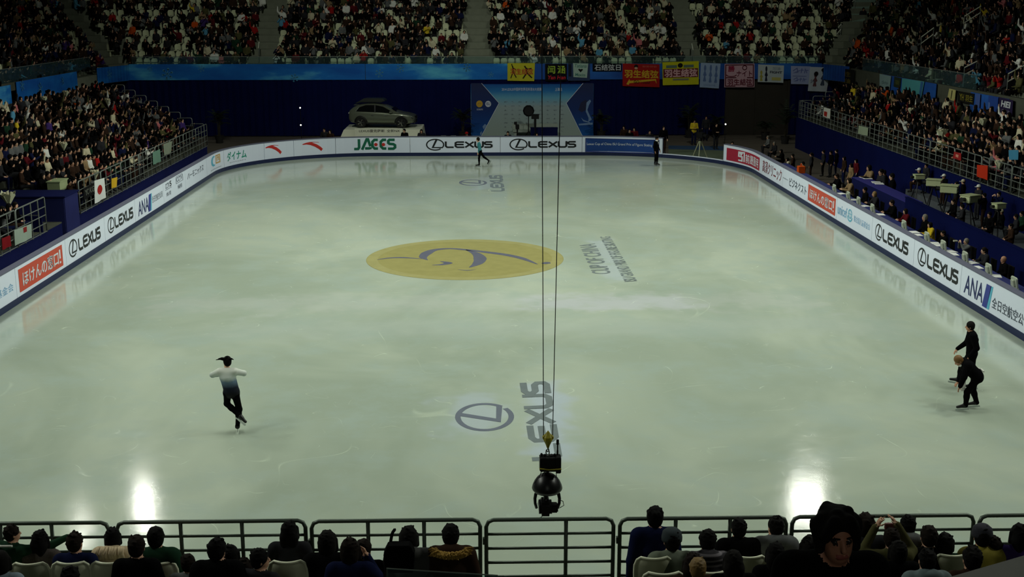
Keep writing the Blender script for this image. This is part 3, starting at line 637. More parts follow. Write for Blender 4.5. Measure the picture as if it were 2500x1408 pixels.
left = [
 ('white rink board with pale blue lettering, nearest along the left side', 8.5, 13.75, [('lettering', T('儿童基金会'), 11.2, 13.5, .52, .78, PBLUE)]),
 ('white left side board with a red block of white lettering', 13.75, 18.5, hoken(14.0, 18.15)),
 ('left side board with a ringed mark and black lettering, beside the red block', 18.5, 23.1, lx(18.85, 19.75, 19.95, 22.5)),
 ('left side board with a ringed mark and black lettering, below the blue box', 23.1, 27.4, lx(23.5, 24.38, 24.5, 27.05)),
 ('left side board with slanted navy stripe and small grey lettering', 27.4, 32.2, anamark(27.85, 29.55, 29.45, 30.05) + [('lettering', T('全日空航空公司'), 30.15, 32.0, .56, .86, PSTEEL)]),
 ('left side board with two small outlined grey emblems', 32.2, 36.5, [('lettering', T('CCTV', .01), 32.6, 33.35, .82, 1.06, PSTEEL), ('lettering', T('5', .02), 33.4, 33.75, .82, 1.08, INK), ('emblem_rule', RECT, 32.55, 33.75, .76, .78, PSTEEL), ('lettering', T('体育'), 32.7, 33.6, .44, .64, PSTEEL), ('lettering', T('CCTV', .01), 34.75, 35.9, .84, 1.06, PSTEEL), ('lettering', T('网络'), 34.95, 35.8, .46, .68, PSTEEL)] + cup(34.65, 36.0, .78, 1.1)),
 ('white left side board with slanted grey script, just before the curve', 36.5, 41.4, [('lettering', T('ハーモニックス', .004, .25), 36.95, 40.6, .62, .96, PSTEEL)]),
 ('curved corner board with a blue crescent and a gold square', 41.4, 44.9, [('crescent_mark', poly_flat(arc(.6, .5, .6, .5, 70, 290, 20) + arc(.75, .5, .38, .36, 285, 75, 20)), 42.55, 43.6, .50, 1.06, PCYAN), ('square_mark', strokes([[(.05, .08), (.95, .08), (.95, .95), (.05, .95), (.05, .08)], [(.35, .3), (.35, .72), (.7, .72), (.7, .3)]], .17, .9), 43.6, 44.35, .58, 1.04, PGOLD), ('lettering', T('EDUCATION HOLDINGS'), 42.35, 44.5, .32, .37, PGREY)]),
 ('curved corner board with teal green hand-drawn lettering', 44.9, 48.78, [('lettering', T('ダイナム', .03), 45.3, 47.3, .48, 1.0, PTEAL), ('lettering', T('DYNAM'), 45.6, 47.2, .36, .41, PGREY)]),
 ('curved board with a single red swoosh beside the teal lettering', 48.78, 50.9, [swoosh(48.85, 50.06)]),
 ('board with a single red swoosh beside the green lettering board', 50.9, 53.6, [swoosh(51.46, 52.8)]),
]
def jaccs():
    J = [[(.13, .98), (.13, .22), (.105, .08), (.01, .08)], [(.20, 0), (.315, .96), (.345, .96), (.40, .30)], [(.27, .12), (.40, .12), (.40, .06)],
         [(.58, .9), (.50, .9), (.45, .72), (.45, .3), (.50, .1), (.58, .1)], [(.78, .9), (.70, .9), (.65, .72), (.65, .3), (.70, .1), (.78, .1)],
         [(.985, .9), (.86, .9), (.83, .8), (.83, .62), (.86, .53), (.95, .5), (.99, .4), (.99, .2), (.95, .08), (.82, .08)]]
    return strokes(J, .23, 3.6)
dot = poly_flat(arc(.5, .5, .5, .5, 0, 350, 16))
left += [
 ('far board with large green lettering dotted red, in front of the car', 53.6, 58.2, [('lettering', jaccs(), 54.72, 57.3, .41, 1.08, PGREEN), ('red_dot', dot, 55.98, 56.2, .62, .82, PRED, .012), ('red_dot', dot, 56.45, 56.67, .62, .82, PRED, .012)]),
 ('far board with a ringed mark and black lettering, behind the turquoise skater', 58.2, 63.8, lx(59.2, 60.32, 60.42, 63.3, .34, 1.06, .50, .90)),
 ('far board with a ringed mark and black lettering, below the backdrop', 63.8, 68.9, lx(64.38, 65.5, 65.6, 68.5, .34, 1.06, .50, .90)),
 ('far board carrying a long blue panel with one line of white lettering', 68.9, 73.96, [('blue_panel', RECT, 69.15, 73.7, .27, 1.04, PPANEL, .006), ('panel_edge', strokes([[(0, 0), (1, 0), (1, 1), (0, 1), (0, 0)]], .06, 6), 69.12, 73.73, .25, 1.06, PNAVY, .010), ('lettering', T('Lexus Cup of China ISU Grand Prix of Figure Skating'), 69.2, 73.3, .60, .80, PPALE, .010)]),
]
right = [
 ('curved white end board with a crimson block beside the open gate', 78.55, 84.2, [('printed_block', RECT, 78.85, 83.75, .30, 1.02, PCRIM, .006), ('logo', strokes([[(.1, .1), (.6, .1), (.6, .5), (.15, .5), (.15, .9), (.9, .95), (.9, .05)], [(.3, .9), (.45, .65), (.6, .9)]], .15, .8), 80.0, 80.9, .38, .96, PPALE, .010), ('lettering', T('前晟服用', .02), 81.0, 83.5, .40, .92, PPALE, .010)]),
 ('right side board with large maroon lettering next to the crimson block', 84.2, 88.95, [('lettering', T('高須クリニック', .015), 84.5, 88.75, .38, 1.04, PMAROON)]),
 ('right side board with dark slate lettering left of the red block', 88.95, 93.75, [('lettering', T('BUSINEXT'), 89.05, 90.1, .66, .72, PGREY), ('lettering', T('ビジネクスト', .02), 90.35, 93.55, .46, .88, PSTEEL)]),
 ('white right side board with a red block of white lettering', 93.75, 98.5, hoken(93.85, 98.3)),
 ('white right side board with pale blue lettering and a globe emblem', 98.5, 103.3, [('lettering', T('unicef', .012), 98.65, 100.0, .50, .94, PBLUE), ('globe_emblem', join_flat(strokes([arc(.5, .6, .36, .34, 0, 360, 24)], .07), strokes([arc(.5, .6, .18, .34, 0, 360, 20), [(.14, .6), (.86, .6)]], .05), strokes([arc(.5, .45, .45, .42, 190, 350, 16)], .12)), 100.05, 100.75, .46, .98, PCYAN), ('lettering', T('联合国儿童基金会'), 100.95, 103.05, .56, .82, PBLUE)]),
 ('right side board with a ringed mark and black lettering, beside the pale blue lettering', 103.3, 108.0, lx(103.72, 104.52, 104.66, 107.4)),
 ('right side board with a ringed mark and black lettering, beside the striped navy logo', 108.0, 112.3, lx(108.4, 109.2, 109.36, 112.05)),
 ('nearest right side board with slanted blue stripes and Chinese lettering', 112.3, 119.8, anamark(112.6, 114.05, 114.05, 114.62) + [('lettering', T('全日空航空公司', .012), 114.75, 117.25, .40, .74, PSTEEL)]),
]
left.insert(0, ('plain white left side board before the pale blue lettering', 3.0, 8.5))
right.append(('plain white right side board past the Chinese lettering', 119.8, 124.5))
for a in left + right: board(*a)
p, _ = board_path(76.2); gate = empty('gate_sill', (p.x, p.y, 0), 'low navy sill with a white edge in the open gate of the boards', 'sill')
for n, mb, m in (('kick_plate', slab(73.97, 78.54, -.012, .10, 0, .21), KICK), ('white_edge', slab(73.97, 78.54, -.012, .16, .21, .245), BWHITE)):
    o = mb.build(n, m); o.parent = gate; o.matrix_parent_inverse = Matrix.Translation((-p.x, -p.y, 0))
# ---------------------------------------------------------------- the people kit: shared bodies, each person an object with hair of its own
SKINS = [mat('skin_a', (196, 150, 122), .6), mat('skin_b', (178, 132, 104), .6), mat('skin_c', (210, 168, 138), .6)]
HAIRS = [mat('hair_black', (11, 10, 10), .85, spec=.12, var=.5, scale=40), mat('hair_dark_brown', (26, 19, 15), .85, spec=.12, var=.5, scale=40), mat('hair_soft_black', (17, 15, 14), .85, spec=.12, var=.5, scale=40), mat('hair_grey', (118, 112, 100), .7), mat('hair_blond', (126, 100, 56), .6)]
LIPM = mat('lips', (140, 74, 66), .5); EYEM = mat('eyes', (40, 34, 30), .3); SHOEM = mat('shoe_black', (14, 14, 15), .5)
CLOTH = {k: mat('cloth_' + k.replace(' ', '_'), c, .95, var=.22, scale=9, spec=.04) for k, c in {
 'black': (9, 9, 10), 'charcoal': (40, 40, 43), 'dark brown': (48, 34, 26), 'navy': (20, 26, 56), 'grey': (96, 98, 98), 'olive': (78, 76, 48), 'tan': (134, 112, 82), 'cream': (196, 188, 158), 'white': (214, 214, 206),
 'red': (150, 28, 26), 'maroon': (84, 22, 28), 'pink': (190, 110, 112), 'yellow': (196, 170, 44), 'orange': (196, 78, 26), 'sky blue': (84, 142, 172), 'dark green': (28, 54, 38), 'purple': (62, 44, 102), 'pale green': (150, 172, 116)}.items()}
PAL = [('black', 36), ('charcoal', 14), ('dark brown', 17), ('navy', 6), ('grey', 6), ('olive', 5), ('tan', 3), ('cream', 3), ('white', 4), ('red', 1.6), ('maroon', 3), ('pink', .5), ('yellow', .6), ('orange', .6), ('sky blue', .6), ('dark green', 2), ('purple', .5)]
def pick(rnd): return rnd.choices([p[0] for p in PAL], [p[1] for p in PAL])[0]
LEGM = [CLOTH['black'], CLOTH['charcoal'], CLOTH['navy'], CLOTH['dark brown']]
def mirror(J):
    """fill in the left side from the right one"""
    for k in list(J):
        if k[0] == 'r' and k[1:] in ('sho', 'elb', 'wri', 'tip', 'hip', 'kne', 'ank', 'toe') and 'l' + k[1:] not in J: x, y, z = J[k]; J['l' + k[1:]] = (-x, y, z)
    return J
SITL = dict(rhip=(.09, .02, .51), rkne=(.13, .43, .51), rank=(.12, .40, .09), rtoe=(.14, .56, .035))
SITU = dict(pelvis=(0, 0, .53), chest=(0, .01, .88), neck=(0, .03, 1.06), head=(0, .06, 1.20), rsho=(.18, .01, 1.01))
STL = dict(rhip=(.085, 0, .90), rkne=(.10, .03, .50), rank=(.10, 0, .09), rtoe=(.13, .17, .035))
STU = dict(pelvis=(0, 0, .95), chest=(0, .0, 1.28), neck=(0, .01, 1.46), head=(0, .035, 1.60), rsho=(.185, 0, 1.41))
POSES = {
 'sit': mirror(dict(SITU, **SITL, relb=(.25, .03, .75), rwri=(.13, .26, .62), rtip=(.05, .33, .60))),
 'clap': mirror(dict(SITU, **SITL, relb=(.26, .14, .80), rwri=(.08, .36, .93), rtip=(.02, .42, 1.04))),
 'raise': dict(mirror(dict(SITU, **SITL, relb=(.30, .12, 1.14), rwri=(.28, .18, 1.42), rtip=(.27, .19, 1.55))), lelb=(-.25, .06, .76), lwri=(-.10, .30, .72), ltip=(-.02, .36, .74)),
 'photo': mirror(dict(SITU, **SITL, relb=(.24, .22, .92), rwri=(.09, .30, 1.14), rtip=(.03, .30, 1.24))),
 'desk': mirror(dict(SITU, **SITL, chest=(0, .06, .88), neck=(0, .11, 1.05), head=(0, .15, 1.18), rsho=(.18, .08, 1.0), relb=(.27, .20, .76), rwri=(.12, .44, .80), rtip=(.05, .54, .80))),
 'stand': mirror(dict(STU, **STL, relb=(.24, -.03, 1.13), rwri=(.25, .07, .89), rtip=(.24, .12, .78))),
 'fold': mirror(dict(STU, **STL, relb=(.24, .04, 1.13), rwri=(.03, .24, 1.12), rtip=(-.08, .25, 1.14))),
 'shoot': mirror(dict(STU, **STL, relb=(.24, .20, 1.24), rwri=(.10, .30, 1.50), rtip=(.04, .27, 1.58))),
}
_bodies, _hairs = {}, {}
def body_mesh(pose, cell=.024, bulk=.02, lo=False):
    k = (pose, cell, bulk)
    if k not in _bodies:
        V, F, L = figure(POSES[pose], bulk=bulk, face=not lo, hood=False).mesh(cell); _bodies[k] = np_mesh('person_' + pose, V, F, L, [SKINS[0], CLOTH['black'], CLOTH['black'], SHOEM, CLOTH['black'], LIPM, EYEM])
    return _bodies[k]
def hair_mesh(style, cell=.02, v=0):
    k = (style, cell, v)
    if k not in _hairs: V, F, L = hair_field((0, 0, 0), np.eye(3), 1.0, style, random.Random(v + 5)).mesh(cell); _hairs[k] = np_mesh('hair_' + style, V, F, None, [HAIRS[0]])
    return _hairs[k]
def set_slot(o, i, m): o.material_slots[i].link = 'OBJECT'; o.material_slots[i].material = m
NPERSON = [0]
def person(loc, yaw, label, pose='sit', top='black', legs=None, hair='short', hairm=None, skin=None, group=None, s=1.0, cell=.024, bulk=.02, rnd=R, cap=None):
    """a person with the floor at loc; yaw 0 faces +y (down the rink), positive turns to the left"""
    o = bpy.data.objects.new('person', body_mesh(pose, cell, bulk)); COL.objects.link(o); NPERSON[0] += 1
    o.location = loc; o.rotation_euler = (0, 0, yaw); o.scale = (s,) * 3
    set_slot(o, 0, skin or rnd.choice(SKINS)); set_slot(o, 1, CLOTH[top]); set_slot(o, 2, legs or rnd.choice(LEGM))
    tag(o, label, 'person', group)
    h = bpy.data.objects.new('hair', hair_mesh(hair, .02, rnd.randrange(3))); COL.objects.link(h); h.parent = o; h.location = POSES[pose]['head']
    set_slot(h, 0, hairm or rnd.choice(HAIRS[:3]))
    if cap:
        c = MB().lathe([(.105, .02), (.108, .05), (.095, .10), (.06, .135), (.01, .15)], 14).prism([(-.08, .06), (.08, .06), (.07, .18), (0, .2), (-.07, .18)], .02, .032).build('cap', CLOTH[cap], o, smooth=False); c.location = POSES[pose]['head']; c['label'] = cap + ' cap'
    return o
ORD = 'zeroth first second third fourth fifth sixth seventh eighth ninth tenth eleventh twelfth thirteenth fourteenth fifteenth sixteenth seventeenth eighteenth nineteenth'.split()
TENS = {2: 'twent', 3: 'thirt', 4: 'fort', 5: 'fift', 6: 'sixt', 7: 'sevent', 8: 'eight', 9: 'ninet'}
def ordw(n):
    if n < 20: return ORD[n]
    if n % 10 == 0 and n < 100: return TENS[n // 10] + 'ieth'
    if n < 100: return TENS[n // 10] + 'y-' + ORD[n % 10]
    return 'hundred-and-' + ordw(n - 100) if n > 100 else 'hundredth'
# ---------------------------------------------------------------- far end: backdrop, display car, plants, crew, hung banners
def child(o, parent):
    """parent a mesh built in world coordinates under an Empty"""
    o.parent = parent; o.matrix_parent_inverse = Matrix.Translation(-Vector(parent.location)); return o
# backdrop of the waiting area
BD = 41.75
bd = empty('backdrop', (3.4, BD, 0), 'tall printed backdrop with pale centre and dark blue wings on the back wall', 'backdrop')
def bdp(x, y, d): p = on_y(x, y, BD); return (p.x, BD - d, p.z)
def bd_print(name, pts, d, m): child(MB().add([bdp(x, y, d) for x, y in pts], [tuple(range(len(pts)))]).build(name, m), bd)
def ramp_mat(name, stops, axis='Z'):
    k = bpy.data.materials.new(name); k.use_nodes = True; nt = k.node_tree; N = nt.nodes; L = nt.links; bs = N['Principled BSDF']
    tc = N.new('ShaderNodeTexCoord'); sp = N.new('ShaderNodeSeparateXYZ'); L.new(tc.outputs['Object'], sp.inputs[0]); n = N.new('ShaderNodeTexNoise'); n.inputs['Scale'].default_value = 4
    L.new(tc.outputs['Object'], n.inputs['Vector']); ad = N.new('ShaderNodeMath'); ad.operation = 'MULTIPLY_ADD'; L.new(n.outputs['Fac'], ad.inputs[0]); ad.inputs[1].default_value = .12; L.new(sp.outputs[axis], ad.inputs[2])
    mr = N.new('ShaderNodeMapRange'); mr.inputs['From Min'].default_value = stops[0][0]; mr.inputs['From Max'].default_value = stops[-1][0]; L.new(ad.outputs[0], mr.inputs['Value'])
    cr = N.new('ShaderNodeValToRGB'); L.new(mr.outputs[0], cr.inputs[0]); e = cr.color_ramp.elements
    z0, z1 = stops[0][0], stops[-1][0]
    for i, (z, c) in enumerate(stops):
        el = e[0] if i == 0 else e[len(e) - 1] if i == len(stops) - 1 else e.new((z - z0) / (z1 - z0)); el.color = srgb(c) + (1,)
    L.new(cr.outputs[0], bs.inputs['Base Color']); bs.inputs['Roughness'].default_value = .7; bs.inputs['Specular IOR Level'].default_value = .2; MATS[name] = k; return k
CENT = ramp_mat('backdrop_centre_print', [(0, (150, 165, 158)), (2.1, (146, 163, 166)), (2.75, (96, 158, 186)), (3.2, (40, 112, 172)), (3.7, (18, 72, 140))])
WING = ramp_mat('backdrop_wing_print', [(0, (20, 84, 158)), (.9, (18, 64, 132)), (1.9, (24, 48, 104)), (3.7, (34, 42, 78))])
child(MB().box((-.94, BD, -.061), (7.82, BD + .12, 3.64)).build('backdrop_panel', CENT), bd)
bd_print('dark_blue_wing', [(1150, 331), (1150, 203), (1175, 203), (1217.6, 251.6), (1175, 331)], .012, WING)
bd_print('dark_blue_wing', [(1449, 203), (1449, 331), (1422, 331), (1383, 251.6), (1424, 203)], .012, WING)
for x0, y0, x1, y1 in ((1175, 203, 1217.6, 251.6), (1217.6, 251.6, 1175, 331), (1424, 203, 1383, 251.6), (1383, 251.6, 1422, 331)): bd_print('pale_edge_line', [(x0, y0), (x1, y1), (x1 + (1.2 if x0 < 1300 else -1.2), y1), (x0 + (1.2 if x0 < 1300 else -1.2), y0)], .016, PPALE)
def bd_flat(name, g, x0, y0, x1, y1, m, d=.02): child(MB().add([bdp(x0 + a * (x1 - x0), y1 + b * (y0 - y1), d) for a, b in g[0]], g[1]).build(name, m), bd)
bd_flat('title_lettering', text_flat('2014 LEXUS中国杯世界花样滑冰大奖赛'), 1225, 214, 1322, 222, PPALE); bd_flat('title_lettering', text_flat('上海站'), 1355, 214, 1372, 222, PPALE)
bd_flat('gold_disc', dot, 1162.5, 245, 1178.5, 262, mat('disc_gold', (190, 150, 40), .6)); bd_flat('white_disc', dot, 1184.5, 246, 1199, 261, PPALE)
bd_flat('disc_lettering', text_flat('ISU', .02), 1187, 249.5, 1197, 257, PNAVY, .024); bd_flat('disc_swirl', strokes([arc(.5, .4, .35, .3, 0, 200, 12)], .1), 1165, 249, 1176, 258, mat('disc_ochre', (150, 110, 30), .6), .024)
bd_flat('small_lettering', text_flat('ISU GRAND PRIX'), 1164, 265, 1179, 269, PPALE)
g = text_flat('LEXUS'); sw = swoosh(0, 1)[1]; em = join_flat(strokes([arc(.5, .7, .2, .3, 0, 360, 10)], .1), strokes([[(0, .1), (1, .1)]], .16))
for r in range(8):
    gs = []
    for c in range(9):
        k = (r * 3 + c * 2) % 5; q = [g, em, sw, em, g][k]; x = 1231 + c * 17.2; gs.append(fit(q, (x - 1225) / 150, (x - 1225 + (8 if k in (0, 4) else 5)) / 150, 0, 1))
    y = 247 + r * 10.2; bd_flat('sponsor_mark_row', join_flat(*gs), 1225, y, 1375, y + (2.6), PGREY)
PALEB = mat('backdrop_pale_swirl', (110, 138, 176), .7); DKB = mat('backdrop_dark_print', (24, 30, 62), .7)
bd_print('dark_figure_shape', [(1412, 268), (1418, 250), (1430, 243), (1438, 252), (1434, 266), (1420, 274)], .014, DKB)  # dark figure printed on the wing
bd_print('pale_swirl', [(1432, 250), (1440, 243), (1443, 247), (1438, 256), (1434, 268), (1440, 282), (1445, 292), (1436, 297), (1437, 288), (1430, 272)], .018, PALEB)
bd_print('pale_swirl', [(1418, 286), (1424, 292), (1440, 298), (1440, 300), (1424, 296)], .018, PALEB); bd_print('pale_streak', [(1413, 302), (1447, 299), (1447, 304), (1413, 306)], .018, PALEB)
bd_print('pale_swirl', [(1178, 309), (1184, 302), (1188, 306), (1181, 316)], .018, PALEB); bd_print('pale_swirl', [(1172, 324), (1176, 320), (1177, 329), (1172, 329)], .018, PALEB)
# white bench, desk and studio lamps before the backdrop
bench = empty('bench', (3.6, 40.4, 0), 'long white bench in front of the pale backdrop', 'bench')
for nm, lo, hi in (('seat', (-1.6, -.3, .38), (1.6, .3, .52)), ('backrest', (-1.6, .22, .52), (1.6, .36, .95)), ('leg', (-1.5, -.25, -.061), (-1.3, .25, .38)), ('leg', (1.3, -.25, -.061), (1.5, .25, .38))): MB().box(lo, hi).build(nm, mat('bench_white', (150, 160, 150), .6), bench, bevel=.03)
desk = empty('desk', (4.15, 39.0, 0), 'small navy draped desk in front of the white bench', 'desk')
MB().box((-.95, -.3, .80), (.95, .3, .84)).build('desk_top', NAVY, desk); MB().box((-.93, -.28, -.061), (.93, .28, .80)).build('desk_skirt', NAVY, desk)
def stand_lamp(loc, h, label, head):
    r = empty('studio_lamp', loc, label, 'lamp', None)
    MB().tube([(0, 0, .5), (0, 0, h)], .035).build('pole', BLACK, r)
    for k in range(3): a = k * 2.1 + .4; MB().tube([(0, 0, .55), (.45 * math.cos(a), .45 * math.sin(a), -.05)], .022, 6).build('leg', BLACK, r)
    if head == 'round': MB().lathe([(.30, -.22), (.40, -.1), (.40, .1), (.30, .22)], 10, Matrix.Translation((0, 0, h + .2)) @ Matrix.Rotation(math.pi / 2, 4, 'X')).build('lamp_head', BLACK, r)
    else: MB().box((-.26, -.12, h), (.26, .12, h + .3)).box((-.3, -.15, h + .3), (.3, .1, h + .33)).build('lamp_head', BLACK, r); MB().box((-.08, -.08, h - .55), (.08, .08, h)).build('lamp_body', BLACK, r)
p = on_y(1291, 300, 39); stand_lamp((p.x, 39.5, 0), 1.75, 'black round-headed lamp on a pole beside the navy desk', 'round')
p = on_y(1307, 303, 38); stand_lamp((p.x, 38.3, 0), 1.5, 'black square-headed lamp on a stand in front of the navy desk', 'box')
p = on_y(1263, 325, 37); cm = empty('video_camera', (p.x, 37, 0), 'small black video camera on a stand beside the white bench', 'camera')
MB().box((-.12, -.3, .95), (.12, .25, 1.25)).build('camera_body', BLACK, cm, bevel=.02); MB().tube([(0, 0, -.06), (0, 0, .95)], .05).build('stand', BLACK, cm); MB().lathe([(.08, 0), (.09, .2), (.11, .25)], 10, Matrix.Translation((0, -.3, 1.1)) @ Matrix.Rotation(math.pi / 2, 4, 'X')).build('lens', BLACK, cm); MB().box((-.22, -.05, 1.25), (-.02, .12, 1.42)).build('viewfinder', BLACK, cm)
# --- the car on its white platform
PLW = mat('platform_white', (226, 228, 206), .6, var=.05)
pl = empty('display_platform', (-7.0, 38.9, 0), 'low white display platform under the silver car', 'platform')
MB().prism([(-2.95, -.061), (2.9, -.061), (2.75, .92), (-2.5, .92)], -1.9, 1.9, Matrix.Rotation(math.pi / 2, 4, 'X')).build('platform_body', PLW, pl, bevel=.02)
MB().box((-2.95, -2.15, -.061), (2.9, -1.9, .30)).build('front_step', PLW, pl, bevel=.02)
sg = MB().box((-1.75, -2.05, .30), (1.45, -1.95, 1.03)).build('sign_board', PLW, pl)
g = text_flat('LEXUS雷克萨斯  全新NX', .01); MB().add([(-1.45 + a * 2.75, -2.056, .76 + b * .20) for a, b in g[0]], g[1]).build('lettering', INK, sg)
CAR = mat('car_silver_paint', (116, 122, 106), .2, .5, var=.03); CGL = mat('car_glass', (10, 12, 14), .06, spec=.8); CBL = mat('car_black_trim', (12, 12, 13), .5); CCH = mat('car_chrome', (205, 208, 200), .12, .95)
car = empty('car', (-6.95, 38.95, .925), 'silver sport utility car on the white platform, facing the backdrop', 'car', rz=math.radians(-8))
# half-section stations along the length (x, floor, belt, roof, half width, roof half width)
ST = [(-2.30, .48, .98, 1.06, .70, .60), (-2.22, .36, 1.06, 1.20, .82, .66), (-1.95, .28, 1.10, 1.44, .90, .66), (-1.55, .24, 1.08, 1.58, .925, .68), (-1.0, .24, 1.05, 1.645, .93, .69), (-.3, .24, 1.02, 1.64, .93, .69), (.25, .24, .99, 1.54, .93, .67), (.7, .24, .98, 1.34, .93, .66), (1.05, .24, .985, 1.10, .925, .70), (1.5, .24, .95, 1.02, .92, .74), (1.95, .27, .88, .93, .88, .72), (2.2, .33, .78, .83, .78, .62), (2.31, .45, .66, .70, .62, .5)]
mb = MB(); rings = []
for x, f, b, rf, hw, rw in ST:
    half = [(0, f), (hw * .82, f), (hw, f + .14), (hw * 1.0, f + (b - f) * .55), (hw * .985, b - .04), (hw * .95, b), (rw + (hw - rw) * .22, b + (rf - b) * .7), (rw * .86, rf - .02), (0, rf)]
    rings.append([(x, -y, z) for y, z in half] + [(x, y, z) for y, z in half[-2:0:-1]])
n = len(rings[0]); vs = [p for r in rings for p in r]; fs = [(i * n + k, i * n + (k + 1) % n, (i + 1) * n + (k + 1) % n, (i + 1) * n + k) for i in range(len(rings) - 1) for k in range(n)] + [tuple(range(n))[::-1], tuple((len(rings) - 1) * n + k for k in range(n))]
body = mb.add(vs, fs).build('car_body', CAR, car, smooth=True)
sb = body.modifiers.new('round', 'SUBSURF'); sb.levels = sb.render_levels = 1
for sy in (-1, 1):
    win = [(-1.72, 1.13), (-1.5, 1.40), (-1.05, 1.545), (-.4, 1.555), (.15, 1.46), (.62, 1.22), (.86, 1.06), (.2, 1.07), (-.8, 1.10)]
    yy = lambda z: sy * (.945 - max(0, z - 1.03) * .36)
    o = MB().add([(x, yy(z), z) for x, z in win] + [(x, yy(z) - sy * .05, z) for x, z in win], [tuple(range(9))[::sy], tuple(range(9, 18))[::-sy]] + [(i, (i + 1) % 9, 9 + (i + 1) % 9, 9 + i) for i in range(9)]).build('side_window', CGL, car)
    MB().add([(x, yy(z) + sy * .006, z) for x, z in ((-.42, 1.07), (-.34, 1.07), (-.36, 1.55), (-.46, 1.55))], [(0, 1, 2, 3)]).build('window_pillar', CBL, o)
    MB().tube([(x, yy(z) + sy * .008, z) for x, z in win[:7]], .012, 5).build('window_trim', CCH, o)
    for x in (-1.38, 1.42):
        MB().tube([(x + .425 * math.cos(a * math.pi / 14), sy * .905, .37 + .425 * math.sin(a * math.pi / 14)) for a in range(15)], .045, 8).build('wheel_arch', CBL, car)
        wh = MB().lathe([(.22, 0), (.34, 0), (.37, .05), (.37, .19), (.34, .24), (.22, .24)], 28, Matrix.Translation((x, sy * .74, .37)) @ Matrix.Rotation(-sy * math.pi / 2, 4, 'X')).build('wheel', CBL, car, smooth=False)
        sp = MB().lathe([(.25, .19), (.25, .235), (.225, .235), (.225, .19)], 24, None, False).lathe([(.06, .2), (.06, .24), (.0, .245)], 10)
        for k in range(5):
            a = k * 2 * math.pi / 5
            for da in (-.16, .16): sp.tube([(.05 * math.cos(a), .05 * math.sin(a), .225), (.235 * math.cos(a + da), .235 * math.sin(a + da), .225)], .018, 5)
        o = sp.build('rim', CCH, wh); o.matrix_local = Matrix.Translation((x, sy * .745, .37)) @ Matrix.Rotation(-sy * math.pi / 2, 4, 'X')
    MB().prism([(1.75, .74), (2.10, .70), (2.26, .62), (2.05, .60), (1.85, .66)], 0, .06, Matrix.Translation((0, sy * .74, .06)) @ Matrix.Rotation(math.pi / 2, 4, 'X')).build('headlight', CCH, car).location = (0, -.02 if sy < 0 else .10, .02)
    MB().box((-2.28, sy * .62 - .14, .92), (-2.16, sy * .62 + .14, 1.04)).build('tail_light', mat('tail_lamp_pale', (190, 190, 180), .2), car, bevel=.03)
    MB().box((.62, sy * .96 - .03, 1.02), (.84, sy * .96 + .12 * sy + .03, 1.16)).build('wing_mirror', CAR, car, bevel=.04)
    for x in (-.55, .35): MB().box((x - .09, sy * .945 - .012, .86), (x + .09, sy * .945 + .012, .89)).build('door_handle', CCH, car)
    MB().box((-1.0, sy * .90 - .03, .24), (1.0, sy * .90 + .03, .34)).build('side_sill', CBL, car, bevel=.02)
MB().add([(.72, -.60, 1.345), (.72, .60, 1.345), (1.08, .66, 1.09), (1.08, -.66, 1.09)], [(0, 1, 2, 3)]).build('windscreen', CGL, car)
MB().prism([(-.3, .0), (.3, .0), (.2, .22), (.34, .44), (-.34, .44), (-.2, .22)], 0, .05, Matrix.Translation((2.25, 0, .36)) @ Matrix.Rotation(math.pi / 2, 4, 'Z') @ Matrix.Rotation(math.pi / 2, 4, 'X')).build('grille', CBL, car)
MB().box((2.2, -.55, .32), (2.30, .55, .37)).build('bumper_trim', CCH, car, bevel=.015)
MB().prism([(-1.9, 1.60), (-1.25, 1.97), (.05, 1.97), (.25, 1.80), (-.1, 1.68), (-1.4, 1.68)], -.45, .45, Matrix.Rotation(math.pi / 2, 4, 'X')).build('roof_box', mat('roof_box_grey', (44, 48, 44), .35), car, bevel=.05)
MB().box((-1.95, -.55, 1.50), (-1.55, .55, 1.54)).build('roof_spoiler', CAR, car, bevel=.015)
for nm, lab, c, q in (('floor_mat', 'grey green carpet runner just outside the open gate', (92, 104, 84), [(1632, 380), (1760, 391), (1790, 368), (1632, 364)]), ('floor_mat', 'blue carpet strip beyond the grey green runner at the gate', (40, 70, 104), [(1632, 363.5), (1790, 367.5), (1790, 357), (1632, 355)])):
    v = [on_z(x, y, -.055) for x, y in q]; o = MB().add(v + [p - Vector((0, 0, .005)) for p in v], [(0, 1, 2, 3), (0, 4, 5, 1), (1, 5, 6, 2), (2, 6, 7, 3), (3, 7, 4, 0)]).build(nm, mat('carpet_%d' % c[0], c, .95, var=.2)); tag(o, lab, 'carpet')
